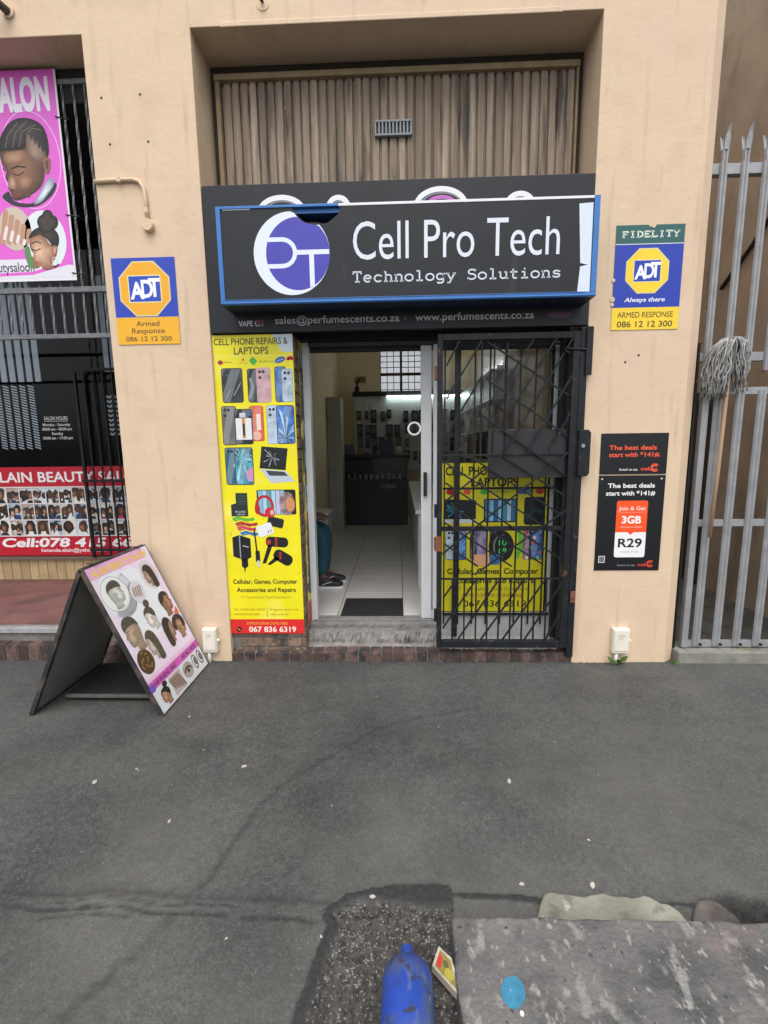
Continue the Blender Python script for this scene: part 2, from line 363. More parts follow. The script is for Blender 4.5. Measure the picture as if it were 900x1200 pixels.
# ------------------------------------------------------------------ ground
rng = np.random.default_rng(4)
def vnoise(x, y, s, seed):
    r = np.random.default_rng(seed).random((256, 256)); xi = np.floor(x * s).astype(int); yi = np.floor(y * s).astype(int)
    fx = x * s - xi; fy = y * s - yi; fx = fx * fx * (3 - 2 * fx); fy = fy * fy * (3 - 2 * fy)
    g = lambda a, b_: r[a % 256, b_ % 256]
    return (g(xi, yi) * (1 - fx) + g(xi + 1, yi) * fx) * (1 - fy) + (g(xi, yi + 1) * (1 - fx) + g(xi + 1, yi + 1) * fx) * fy
def fbm(x, y, s, seed): return sum(vnoise(x, y, s * 2 ** i, seed + i) / 2 ** (i + 1) for i in range(4)) - .47
def pl_dist(X, Y, pts):
    d = np.full(X.shape, 9.)
    for (a, b_), (c, e) in zip(pts[:-1], pts[1:]):
        vx, vy = c - a, e - b_; t = np.clip(((X - a) * vx + (Y - b_) * vy) / (vx * vx + vy * vy), 0, 1)
        d = np.minimum(d, np.hypot(X - a - t * vx, Y - b_ - t * vy))
    return d
xs = np.concatenate([[-90, -40, -15, -7, -4.5], np.arange(-3.4, -.7, .03), np.arange(-.7, 1.5, .008), np.arange(1.5, 3.41, .03), [4.5, 7, 15, 40, 90]])
ys = np.concatenate([[-90, -40, -15, -7, -4, -3], np.arange(-2.5, -2.2, .02), np.arange(-2.2, -1.5, .007), np.arange(-1.5, .075, .02), [.08], [.3]])
X, Y = np.meshgrid(xs, ys, indexing='ij')
wx = X + .05 * fbm(X, Y, 5, 11) + .014 * fbm(X, Y, 45, 71); wy = Y + .04 * fbm(X, Y, 5, 31) + .018 * fbm(X, Y, 45, 81)
def band(pts, wd, soft=.012): return np.clip((wd - pl_dist(wx, wy, pts)) / soft, 0, 1)
tar_shade = np.zeros(X.shape)
tar_shade = np.maximum(tar_shade, .85 * band([(-1.05, -2.2), (-.90, -2.03), (-.80, -1.86), (-.76, -1.78), (-.68, -1.62), (-.664, -1.53), (-.60, -1.30), (-.50, -1.12), (-.139, -.775), (.10, -.66), (.441, -.569)], .022, .025))
tar_shade = np.maximum(tar_shade, .6 * band([(-3, -1.66), (-1.37, -1.69), (-.8, -1.69), (-.25, -1.70)], .035, .03))
tar_shade = np.maximum(tar_shade, 1. * band([(-2.4, -1.75), (-1.3, -1.742), (-.8, -1.755), (-.28, -1.765)], .012, .008) * (fbm(X, Y * .3, 9, 77) > -.10))
tar_shade = np.maximum(tar_shade, 1. * band([(-2.4, -1.722), (-1.0, -1.718), (-.28, -1.735)], .007, .006) * (fbm(X, Y * .3, 11, 177) > .02))
tar_shade = np.maximum(tar_shade, .8 * band([(-1.2, -1.772), (-.9, -1.776)], .010, .01))
tar_shade = np.maximum(tar_shade, .35 * band([(-3, .0), (3, .0)], .05, .09)); tar_shade = np.maximum(tar_shade, .8 * band([(-3.3, .01), (3.3, .01)], .022, .03))  # grime at the wall base, doubling as a painted contact shadow
tar_shade = np.maximum(tar_shade, .25 * np.clip((fbm(X * .6, Y * 2, 2.2, 91) - .12) / .1, 0, 1))
wx2 = X + .035 * fbm(X, Y, 9, 131) + .012 * fbm(X, Y, 40, 17); wy2 = Y + .03 * fbm(X, Y, 9, 231) + .010 * fbm(X, Y, 40, 19)
pb = [(-.33, -2.6), (-.295, -2.03), (-.262, -1.88), (-.235, -1.79), (-.265, -1.735), (-.19, -1.68), (-.02, -1.655), (.16, -1.648)]
left = np.interp(wy2, [-2.6, -2.03, -1.88, -1.79, -1.735, -1.68, -1.655], [-.33, -.295, -.262, -.235, -.265, -.19, -.02])
inside = ((wx2 > left) & (wx2 < .17) & (wy2 < -1.652)).astype(float)
dd = pl_dist(wx2, wy2, pb)
rimw = .030 + .040 * np.clip((X + .12) / .2, 0, 1) * (Y > -1.8)
rim = inside * np.clip((rimw - dd) / .006, 0, 1)
rim = np.maximum(rim, np.clip((.010 - dd) / .005, 0, 1) * (fbm(X, Y, 7, 300) > -.05))
rim = np.maximum(rim, np.clip((.012 + .02 * np.clip(fbm(X, Y, 12, 55), -.3, .5) - pl_dist(wx2, wy2, [(.12, -1.67), (.30, -1.685), (.46, -1.70), (.95, -1.70)])) / .006, 0, 1))
patch = inside * np.clip((fbm(X, Y, 14, 5) + .40) / .12, 0, 1) * (1 - rim)
tar_shade = np.maximum(tar_shade, band([(.1, -1.665), (.46, -1.69), (.95, -1.69)], .012, .02))
tar_shade = np.maximum(tar_shade, .9 * band([(1.0, -1.68), (1.12, -1.67), (1.3, -1.71)], .03, .02))
dust = np.clip((fbm(X, Y, 1.1, 51) + .10) / .3, 0, 1) * np.clip((-Y) / 1.2, 0, 1) * .6 + .5 * np.clip((X - .9) / .9, 0, 1) * np.clip((Y + 1.7) / .5, 0, 1) * np.clip(fbm(X, Y, 6, 8) + .55, 0, 1)
Z = -.02 + .006 * fbm(X, Y, .9, 3) + .0015 * fbm(X, Y, 9, 61) - .003 * (tar_shade > .5) * (1 - rim) + .003 * rim - inside * (1 - rim) * (.012 + .006 * fbm(X, Y, 25, 8))
pit = np.clip(1 - np.hypot((X - 1.10) / .12, (Y + 1.70) / .05), 0, 1); Z -= .10 * np.minimum(pit * 2.2, 1); tar_shade = np.maximum(tar_shade, np.minimum(pit * 3, 1))  # hole lowered, with its darkness also painted into the mask
far = (np.abs(X) > 3.5) | (Y < -2.6); Z = np.where(far, -.02, Z)
nx, ny = X.shape; vs = np.stack([X, Y, Z], -1).reshape(-1, 3)
I = np.arange(nx * ny).reshape(nx, ny); fs = np.stack([I[:-1, :-1], I[1:, :-1], I[1:, 1:], I[:-1, 1:]], -1).reshape(-1, 4)
me = bpy.data.meshes.new('pavement'); me.from_pydata(vs.tolist(), [], fs.tolist())
for nm, arr in (('tar_shade', tar_shade), ('patch', patch), ('dust', dust), ('rim', rim)):
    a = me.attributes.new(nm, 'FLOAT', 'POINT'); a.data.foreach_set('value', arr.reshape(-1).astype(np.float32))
me.materials.append(asphalt()); me.polygons.foreach_set('use_smooth', [True] * len(me.polygons))
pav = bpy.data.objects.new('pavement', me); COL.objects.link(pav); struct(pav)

# ------------------------------------------------------------------ the building
bld = thing('shop_building', 'peach painted building front with two deep shop recesses', 'building')
wb = MB()
wb.prism([(-1.85, -.12), (-1.2, -.12), (-1.2, 3.91), (1.18, 3.91), (1.18, -.12), (1.815, -.12), (1.815, 6.2), (-7, 6.2), (-7, 3.9), (-1.85, 3.9)], 0, .45)
wb.prism([(1.8151, .001), (1.89, .055), (1.89, 5), (1.8151, 5)], -.12, 6.2, 'z')
wall = wb.build('wall', m_wall, bld, .004)
for x, z in ((-1.764, 3.565), (-1.527, 3.575), (-1.738, 3.313), (-1.50, 3.32), (1.50, 2.02), (1.42, 1.98)): MB().lathe([(.007, -.0015), (.007, .004)], (x, 0, z), 'y', 8).build('screw_hole', m_black, bld)
# mouldy flaking lip under the lintel
lb = MB(); lb.box(-1.02, .95, -.006, .004, 3.902, 3.93); lb.build('plaster_lip', m_wall, bld, .004)
# upper cladding panel
cb = MB(); random.seed(2)
n_s = 40
for i in range(n_s):
    x0 = -1.125 + i * 2.25 / n_s; p = 2.25 / n_s
    d = random.uniform(-.0025, .0025); z1 = 3.80; g = random.uniform(.010, .014); q = random.uniform(-.002, .002)
    cb.prism([(x0 + q, .285), (x0 + q, .283), (x0 + g + q, .281), (x0 + g + .003, .264 + d), (x0 + p * .5, .2625 + d), (x0 + p - .004, .264 + d + q * .5), (x0 + p - .0005, .268), (x0 + p - .0005, .285)], 2.9, z1, 'z')
cb.build('cladding_panel', m_slat, bld)
MB().box(-1.2, 1.18, .29, .32, 2.9, 3.91).build('backing_panel', mat('dark_timber', (.05, .04, .032), .9), bld)
tb = MB(); tb.box(-1.165, 1.145, .235, .284, 3.80, 3.835); tb.box(-1.16, -1.132, .24, .284, 2.9, 3.799); tb.box(1.128, 1.142, .24, .284, 2.9, 3.799)
tb.build('trim', m_trim, bld, .003)
vb = MB(); vb.box(-.14, .10, .238, .262, 3.45, 3.462); vb.box(-.14, .10, .238, .262, 3.528, 3.54)
for i in range(11): x = -.14 + i * .0228; vb.box(x, x + .011, .240, .262, 3.4622, 3.5278)
vb.box(-.13, .09, .255, .262, 3.4622, 3.5278, 1)
vb.build('air_vent', [m_vent, m_black], bld, .0015)
# soffit beam closing the recess behind the board
MB().box(-1.2, 1.18, .31, .36, 2.14, 2.9).build('lintel', m_black, bld)
# brick pillar left of the door
pb2 = MB(); random.seed(5)
pb2.box(-1.198, -.682, .045, .335, -.03, 2.2, 1)
for k in range(30):
    z0 = .0 + k * .0735
    if z0 > 2.13: break
    for (y0, y1) in (((.037, .14), (.15, .33)) if k % 2 else ((.037, .24), (.25, .33))):
        pb2.box(-.70, -.672 + random.uniform(-.003, .003), y0, y1, z0, z0 + .064)
    for j in range(3):
        a = -1.197 + j * .17 + (.06 if k % 2 else 0); pb2.box(max(a, -1.197), min(a + .16, -.705), .036 + random.uniform(-.002, .002), .06, z0, z0 + .064)
m_pb = mat('pillar_brick', (.18, .12, .085), .85, .4, 25, .5, 80, island=.35, spots=[((.06, .05, .045), 9, .56, .7, None), ((.42, .36, .27), 15, .66, .75, None)])
pb2.build('brick_pillar', [m_pb, m_mortar], bld, .004)
# right jamb pillar
jb = MB(); jb.box(1.10, 1.178, .05, .33, 0, 2.2); jb.build('side_jamb', mat('dark_jamb', (.045, .04, .04), .8, .4, 12, .4, 60, spots=[((.2, .1, .07), 12, .62, .72, None)]), bld, .006)
# threshold: rough concrete beam with chipped face, cement lip above bricks
def chipped(name, x0, x1, y0, y1, z0, z1, m, parent, amp=.008, n=60, seed=1):
    b = MB(); rr = random.Random(seed); vs = []; fs = []
    prof = [(y0, z0), (y0, (z0 * 2 + z1) / 3), (y0, (z0 + 2 * z1) / 3), (y0 + .012, z1), ((y0 + y1) / 2, z1), (y1, z1)]
    for i in range(n + 1):
        x = x0 + (x1 - x0) * i / n
        for j, (y, z) in enumerate(prof):
            a = amp if j < 5 else 0
            vs.append((x, y + rr.uniform(-a, a) * (1 if j < 4 else 0), z + rr.uniform(-a, a) * (.5 if j in (3, 4) else 0)))
    k = len(prof)
    for i in range(n):
        for j in range(k - 1): fs.append((i * k + j, (i + 1) * k + j, (i + 1) * k + j + 1, i * k + j + 1))
    b.add(vs, fs); return b.build(name, m, parent)
MB().box(-.69, 1.12, .24, .36, .02, .172).build('threshold_core', m_conc, bld)
chipped('threshold', -.70, .29, .125, .25, .0, .135, m_conc, bld, .012, 70, 3)
chipped('door_sill', -.67, .27, .215, .33, .12, .185, mat('sill_grey', (.17, .165, .16), .8, .25, 14, .3, 60), bld, .004, 40, 8)
chipped('cement_bed', -1.195, 1.175, .088, .16, -.03, .062, m_conc, bld, .006, 90, 4)
# plastered plinth under the side window
MB().box(.29, 1.10, .16, .33, .0, .255).build('plinth', m_conc2, bld, .006)
chipped('plinth_edge', .29, 1.10, .06, .17, .02, .10, m_conc2, bld, .006, 50, 9)
# brick rowlock step
sb = MB(); random.seed(9); nb = 29
for i in range(nb):
    x0 = -1.195 + i * 2.36 / nb; p = 2.36 / nb; h = random.uniform(-.004, .003) + (.0 if i > 7 else -.006)
    sb.box(x0 + .003, x0 + p - .004, -.002 + random.uniform(-.004, .004), .098, -.06, .050 + h)
sb.build('brick_step', m_brick, bld, .005)
MB().box(-1.195, 1.165, .006, .098, -.06, .040).build('step_mortar', m_mortar, bld)

# door frame and glazing
fb = MB()
fb.box(-.668, -.622, .25, .33, .175, 2.19)          # left jamb
fb.build('door_frame', m_alu, bld, .003)
MB().box(-.70, 1.10, .20, .34, 2.192, 2.30).build('head_panel', m_dark, bld, .004)
MB().box(-.622, 1.09, .245, .336, 2.162, 2.191).build('door_track', mat('grey_track', (.035, .036, .04), .45), bld, .003)
MB().box(-.655, 1.09, .25, .33, .174, .192).build('door_rail', mat('worn_rail', (.22, .22, .215), .5, .2, 20), bld, .002)
door = MB(); door.box(.155, .230, .262, .298, .195, 2.16); door.box(.2302, 1.05, .262, .298, .195, .255)
door = door.build('sliding_door', m_alu, bld, .004)
MB().box(.2305, 1.05, .278, .284, .2552, 2.1598).build('glass', glass('door_glass', ior=1.25), door)
hb = MB(); hb.box(.172, .196, .228, .262, 1.12, 1.29); hb.box(.176, .192, .215, .228, 1.16, 1.25); hb.build('handle', m_black, door, .004)
fw = MB()
fw.box(.240, .268, .235, .258, .20, 2.16); fw.box(1.062, 1.088, .222, .258, .256, 2.16); fw.box(.2682, 1.0618, .235, .258, .256, .285, 1); fw.box(.2682, 1.0618, .235, .258, 2.12, 2.16, 1); fw.box(1.045, 1.0618, .235, .258, .2852, 2.1198, 1)
fw = fw.build('side_window', [m_alu, m_dark], bld, .003)
MB().box(.2684, 1.0446, .243, .249, .2852, 2.0798).build('glass', glass('pane_glass', ior=1.25), fw)
# white ring sticker on the door edge
st = MB()
for i in range(40):
    a, b_ = 2 * PI * i / 40, 2 * PI * (i + 1) / 40
    st.add([(.108 + r * math.cos(t), .2595, 1.597 + r * math.sin(t)) for t in (a, b_) for r in (.036, .048)], [(0, 1, 3, 2)])
st = st.build('ring_sticker', mat('sticker_white', (.8, .8, .8), .5), door); st.modifiers.new('s', 'SOLIDIFY').thickness = .002
# a clear flag of acrylic carries the ring
MB().box(.06, .1548, .2605, .2625, 1.54, 1.65).build('clear_tab', glass('tab_glass', ior=1.2), door)

# ------------------------------------------------------------------ shop interior
m_iw = mat('cream_interior', (.72, .61, .42), .8, .06, 2, .1, 40)
iw = MB()
iw.box(-1.2, -1.08, 2.4, 5.3, .1, 3.2); iw.box(-1.82, -1.2, 2.28, 2.398, .1, 3.2); iw.box(-1.82, -1.76, .47, 2.28, .1, 3.2)
iw.box(-1.82, -1.2, .455, .47, .1, 3.2); iw.box(1.36, 1.5, .455, 5.3, .1, 3.2)
for (a, b_, c, d) in ((-1.2, -.32, .1, 3.2), (.40, 1.5, .1, 3.2), (-.32, .40, .1, 2.30), (-.32, .40, 3.10, 3.2)): iw.box(a, b_, 5.3, 5.42, c, d)
iw.box(-1.08, 1.36, 5.22, 5.298, 3.12, 3.16)
iw.build('interior_wall', m_iw, bld)
MB().box(-1.82, 1.5, .455, 5.42, 3.2, 3.3).build('ceiling', mat('ceiling_cream', (.75, .68, .52), .85), bld)
rw = MB()
for x0, x1, z0, z1 in ((-.315, .03, 2.71, 3.095), (.06, .395, 2.71, 3.095), (-.315, .03, 2.305, 2.67), (.06, .395, 2.305, 2.67)):
    for i in range(4): x = x0 + (x1 - x0) * i / 3; rw.box(x - .006, x + .006, 5.30, 5.33, z0, z1)
    nz = 4 if z0 > 2.5 else 3
    for i in range(nz + 1): z = z0 + (z1 - z0) * i / nz; rw.box(x0 + .0065, x1 - .0065, 5.303, 5.327, z - .005, z + .005)
rw.box(-.32, .4, 5.295, 5.335, 2.672, 2.708); rw.box(.0305, .0595, 5.297, 5.333, 2.305, 2.671); rw.box(.0305, .0595, 5.297, 5.333, 2.709, 3.095)
rw = rw.build('rear_window', mat('window_brown', (.06, .04, .03), .6), bld)
fr = bpy.data.materials.new('frosted_pane'); fr.use_nodes = True; n_ = fr.node_tree.nodes; n_.clear()
o_ = n_.new('ShaderNodeOutputMaterial'); t_ = n_.new('ShaderNodeBsdfTranslucent'); t_.inputs[0].default_value = (.95, .92, .92, 1); q_ = n_.new('ShaderNodeBsdfTransparent'); m_ = n_.new('ShaderNodeMixShader'); m_.inputs[0].default_value = .62
for a_, b_ in ((t_, 1), (q_, 2)): fr.node_tree.links.new(a_.outputs[0], m_.inputs[b_])
fr.node_tree.links.new(m_.outputs[0], o_.inputs[0])
MB().box(-.32, .4, 5.34, 5.344, 2.30, 3.10).build('pane', fr, rw)

flb = MB(); tl = .505; gx = .006; m_tile = mat('white_floor_tile', (.62, .60, .57), .22, .05, 3); random.seed(1)
for i in range(-3, 3):
    for j in range(0, 11):
        x0 = .02 + i * tl; y0 = .33 + .04 + (j - 1) * tl
        flb.box(max(x0 + gx / 2, -1.49), min(x0 + tl - gx / 2, 1.355), max(y0 + gx / 2, .335), y0 + tl - gx / 2, .15, .19)
flb.box(-1.75, 1.355, .335, 5.3, .14, .187, 1)
fl = flb.build('shop_floor', [m_tile, mat('grout', (.10, .095, .09), .9)], None, .001); struct(fl)
mt = MB(); mt.box(-.46, .02, .31, .70, .191, .199)
for i in range(46): x = -.45 + i * .01; mt.box(x, x + .005, .315, .695, .1992, .201)
tag(mt.build('door_mat', mat('rubber_black', (.016, .017, .017), .8, .2, 30)), 'black ribbed rubber mat on the white tiles inside the open shop door', 'door mat')

m_ctr = mat('black_counter', (.010, .010, .011), .45, .2, 6)
cn = thing('shop_counter', 'black glass fronted counter across the back of the dark shop', 'counter')
b = MB(); b.box(-1.0, .13, 4.25, 4.75, .19, .92); b.box(-1.0, .13, 4.5, 4.75, .921, 1.28); b.build('body', m_ctr, cn, .006)
MB().box(-1.02, .15, 4.22, 4.78, 1.281, 1.32).build('top', m_ctr, cn, .006)
MB().box(-1.0, .13, 4.25, 4.256, .921, 1.279).build('glass', glass('pane_glass'), cn)
for i in range(11): x = -.92 + i * .09; tag(MB().box(x, x + .05, 4.30, 4.34, .9205, 1.0 + .01 * (i % 3)).build('stock_item', mat('stock_mix', (.25, .25, .26), .5, .5, 9), None, .004), 'small pale boxed item inside the black glass shop counter', 'box', 'items in the shop counter')
pr = Print(.32, .09, (-.35, 4.2485, .86), (1, 0, 0), (0, 0, -1), (0, -1, 0)); pr.rect(.05, .01, .3, .08, '#4a4b4d', 1); pr.rect(.14, .02, .28, .07, '#7c7d80', 2)
pr.build('notice', cn)
for (x0, x1, h, c, n_) in ((-.92, -.74, .16, '#5a5f66', 'grey'), (-.68, -.60, .10, '#8a6a48', 'tan'), (-.30, -.10, .22, '#2c3f58', 'dark blue'), (-.05, .06, .12, '#b8b2a6', 'beige')):
    tag(MB().box(x0, x1, 4.40, 4.62, 1.3205, 1.32 + h).build('carton', pm(c), None, .004), '%s carton standing on top of the black shop counter' % n_, 'box')
cr = thing('display_cabinet', 'low white cabinet along the right side of the shop', 'cabinet')
MB().box(.165, .60, 1.0, 4.1, .19, .87).build('body', mat('white_laminate', (.55, .55, .54), .4), cr, .004)
MB().box(.14, .62, .98, 4.12, .871, .90).build('top', mat('worktop_white', (.7, .7, .69), .35), cr, .004)
bn = thing('side_bench', 'white waiting bench by the left wall behind the seated person', 'bench')
MB().box(-1.06, -.80, 1.95, 2.27, .19, .72).build('body', mat('white_laminate', (.55, .55, .54), .4), bn, .004)
MB().box(-1.075, -.78, 1.93, 2.275, .721, .75).build('top', mat('worktop_white', (.7, .7, .69), .35), bn, .004)
cu = thing('tall_cupboard', 'tall pale grey cupboard in the left rear corner of the shop', 'cupboard')
MB().box(-1.075, -.86, 3.9, 4.2, .19, 2.18).build('body', mat('cupboard_grey', (.42, .42, .40), .5), cu, .004)
b = MB(); b.box(-1.07, -.97, 3.885, 3.899, .22, 2.15); b.box(-.966, -.865, 3.885, 3.899, .22, 2.15); b.build('door', mat('cupboard_grey', (.42, .42, .40), .5), cu, .003)
dsp = thing('display_wall', 'tall pegboard wall of hanging phone accessories under a white tube light', 'display')
MB().box(-.78, 1.34, 5.12, 5.16, 1.0, 2.30).build('backboard', mat('pegboard', (.50, .53, .52), .6, .08, 3), dsp)
MB().box(-.80, 1.35, 5.08, 5.18, 2.301, 2.38).build('pelmet', m_black, dsp)
tl_ = thing('tube_light', 'lit white tube light along the top of the accessory wall', 'lamp')
MB().tube([(-.20, 5.06, 2.285), (1.3, 5.06, 2.285)], .014, 10).build('tube', emit('tube_glow', (.85, 1, .97), 7), tl_, smooth=True)
for x in (-.225, 1.3005): MB().box(x, x + .0245, 5.04, 5.08, 2.265, 2.3).build('end_cap', m_white, tl_)
t2 = thing('tube_light', 'lit white tube light on the side wall of the shop, seen through the gate', 'lamp')
MB().tube([(1.30, 3.15, 2.44), (1.30, 4.6, 2.44)], .014, 10).build('tube', emit('tube_glow_side', (.95, 1, .98), 7), t2, smooth=True)
for y in (3.12, 4.6005): MB().box(1.27, 1.357, y, y + .0295, 2.42, 2.47).build('end_cap', m_white, t2)
su = thing('wall_shelf', 'shelf unit of boxed goods along the right wall behind the gate', 'shelves')
for z in (1.25, 1.62, 1.98, 2.30): MB().box(1.06, 1.355, 2.4, 5.0, z, z + .02).build('shelf_board', mat('worktop_white', (.7, .7, .69), .35), su)
MB().box(1.345, 1.358, 2.4, 5.0, 1.0, 2.9).build('backing', m_white, su)
random.seed(51); bxn = ['brown', 'tan', 'white', 'dark slate', 'pale grey', 'dark brown', 'black', 'beige']; bxm = ['#7a5234', '#8a6a4a', '#d8d8d4', '#2a3038', '#a8b4b8', '#5a4030', '#1c1c20', '#b8a890']
for z in (1.27, 1.64, 2.0):
    y = 2.45
    while y < 4.8:
        d = random.uniform(.08, .22); h = random.uniform(.12, .30)
        ci = random.randrange(8); o = MB().box(1.10, 1.33, y, y + d, z + .0205 - .02, z + h).build('goods_box', pm(bxm[ci]), None, .002); tag(o, '%s box of goods on the %s shelf of the right wall behind the gate' % (bxn[ci], {1.27: 'lowest', 1.64: 'middle', 2.0: 'top'}[z]), 'box', 'boxed goods on the wall shelf'); y += d + random.uniform(.01, .06)
random.seed(21)
pk_mesh = []
pk_cols = ['#15161a', '#22242c', '#2a1d1d', '#1b2a3c', '#3b3d42', '#101012', '#40302c', '#27303a']
for c in pk_cols:
    b = MB(); b.box(-.034, .034, -.012, .012, -.19, 0); b.box(-.012, .012, -.004, .004, .0002, .03, 1); b.box(-.024, .024, -.0135, -.0121, -.12, -.03, 2)
    o = b.build('accessory_pack', [pm(c), m_white, pm('#5c6068')]); pk_mesh.append(o.data); bpy.data.objects.remove(o)
for r in range(4):
    for k in range(15):
        if random.random() < .1: continue
        o = bpy.data.objects.new('accessory_pack', random.choice(pk_mesh)); COL.objects.link(o)
        o.location = (-.70 + k * .138 + random.uniform(-.02, .02), 5.10, 2.06 - r * .235 + random.uniform(-.02, .02)); s_ = random.uniform(.75, 1.25); o.scale = (s_ * random.uniform(.85, 1.4), 1, s_)
        tag(o, 'small dark accessory pack hanging on the pegboard wall at the back of the shop', 'accessory pack', 'packs hanging on the display wall')
b = MB(); b.box(-.74, -.58, 5.285, 5.299, 2.56, 2.66)
for i in range(6): b.box(-.73, -.59, 5.28, 5.2845, 2.572 + i * .014, 2.577 + i * .014)
b.build('wall_vent', mat('vent_tan', (.25, .19, .11), .7), bld)
orn = thing('ornament', 'small dark twig ornament on top of the accessory wall', 'ornament')
b = MB(); b.lathe([(.03, 0), (.045, .04), (.03, .09), (.02, .1)], (-.72, 5.12, 2.381), n=12); b.build('pot', m_black, orn, smooth=True)
b = MB(); random.seed(3)
for i in range(9): a = random.uniform(0, 6.3); b.tube([(-.72, 5.12, 2.47), (-.72 + .05 * math.cos(a), 5.12 + .05 * math.sin(a), 2.47 + random.uniform(.08, .16))], .006, 5)
b.build('twigs', m_black, orn)

# ------------------------------------------------------------------ seated person (mostly behind the pillar)
def skin(name, verts, edges, radii, m, parent, sub=2, root=0):
    me = bpy.data.meshes.new(name); me.from_pydata(verts, edges, []); o = bpy.data.objects.new(name, me); COL.objects.link(o)
    if parent: o.parent = parent
    me.materials.append(m)
    b = bmesh.new(); b.from_mesh(me); ly = b.verts.layers.skin.verify(); b.verts.ensure_lookup_table()
    for i, v in enumerate(b.verts): v[ly].radius = (radii[i], radii[i]) if not isinstance(radii[i], tuple) else radii[i]; v[ly].use_root = (i == root)
    b.to_mesh(me); b.free()
    o.modifiers.new('skin', 'SKIN').use_smooth_shade = True; sm = o.modifiers.new('sub', 'SUBSURF'); sm.levels = sub; sm.render_levels = sub
    return o
def chain(*chains):
    V = []; E = []; Rr = []; ix = {}
    for ch in chains:
        prev = None
        for nm, p, r in ch:
            if nm in ix: k = ix[nm]
            else: k = len(V); V.append(p); Rr.append(r); ix[nm] = k
            if prev is not None: E.append((prev, k))
            prev = k
    return V, E, Rr
per = thing('person', 'seated person in teal trousers and black trainers just inside the shop door', 'person')
m_skin = mat('brown_skin', (.16, .085, .05), .55, .08, 20)
P0 = (-1.22, 1.18, .74)
cs = [[('pel', P0, .13), ('sp', (-1.20, 1.18, .95), .125), ('ch', (-1.17, 1.18, 1.14), .13), ('nk', (-1.14, 1.18, 1.29), .05), ('hd', (-1.11, 1.18, 1.40), .085), ('hd2', (-1.10, 1.18, 1.48), .085)]]
for sd_, y in (('a', -.17), ('b', .17)):
    yy = 1.18 + y; h = 'w' + sd_
    cs.append([('ch', 0, 0), ('sh' + sd_, (-1.17, yy, 1.20), .058), ('el' + sd_, (-1.08, yy * .98 + .03, .94), .042), (h, (-.88, 1.18 + y * .5, .84), .028), ('pm' + sd_, (-.80, 1.18 + y * .45, .83), .032)])
    for q in range(4): cs.append([('pm' + sd_, 0, 0), (f'f{q}{sd_}', (-.755, 1.18 + y * .45 + (q - 1.5) * .02, .828), .010), (f'g{q}{sd_}', (-.725, 1.18 + y * .45 + (q - 1.5) * .022, .805), .008)])
    cs.append([(h, 0, 0), ('th' + sd_, (-.82, 1.18 + y * .25, .85), .010), ('ti' + sd_, (-.79, 1.18 + y * .18, .835), .008)])
    cs.append([('pel', 0, 0), ('kn' + sd_, (-.74, 1.16 + y * .55, .70), .055), ('an' + sd_, (-.76, 1.14 + y * .55, .29), .033), ('to' + sd_, (-.62, 1.12 + y * .55, .225), .028)])
skin('body', *chain(*cs), m_skin, per)
cs = [[('pel', P0, .145), ('wst', (-1.20, 1.18, .86), .14)]]
for sd_, y in (('a', -.17), ('b', .17)):
    cs.append([('pel', 0, 0), ('m' + sd_, (-.98, 1.17 + y * .5, .735), .088), ('kn' + sd_, (-.755, 1.16 + y * .55, .70), .074), ('c' + sd_, (-.745, 1.15 + y * .55, .55), .066), ('an' + sd_, (-.765, 1.14 + y * .55, .30), .047)])
skin('trousers', *chain(*cs), mat('teal_cloth', (.012, .07, .105), .8, .2, 12, .2, 60), per)
cs = [[('b0', (-1.205, 1.18, .86), .15), ('b1', (-1.20, 1.18, 1.0), .145), ('b2', (-1.17, 1.18, 1.17), .15)]]
for sd_, y in (('a', -.17), ('b', .17)): cs.append([('b2', 0, 0), ('sh' + sd_, (-1.17, 1.18 + y, 1.20), .07), ('el' + sd_, (-1.08, (1.18 + y) * .98 + .03, .94), .054), ('w' + sd_, (-.90, 1.18 + y * .52, .845), .04)])
skin('jacket', *chain(*cs), mat('grey_cloth', (.22, .22, .23), .85, .15, 14), per)
b = MB(); b.lathe([(.0, -.09), (.06, -.075), (.09, -.02), (.092, .03), (.06, .085), (0, .1)], (-1.115, 1.18, 1.475), n=20); b.build('hair', mat('dark_hair', (.01, .008, .007), .7), per, smooth=True)
b = MB()
for y in (1.145, 1.215): b.lathe([(.0, -.006), (.009, 0), (0, .006)], (-1.022, y, 1.455), 'x', 10)
b.build('eye', mat('eye_white', (.6, .6, .6), .3), per, smooth=True)
b = MB(); b.add([(-1.03, 1.165, 1.42), (-1.03, 1.195, 1.42), (-1.005, 1.18, 1.425), (-1.03, 1.18, 1.465)], [(0, 1, 2), (1, 3, 2), (3, 0, 2), (0, 3, 1)]); b.build('nose', m_skin, per)
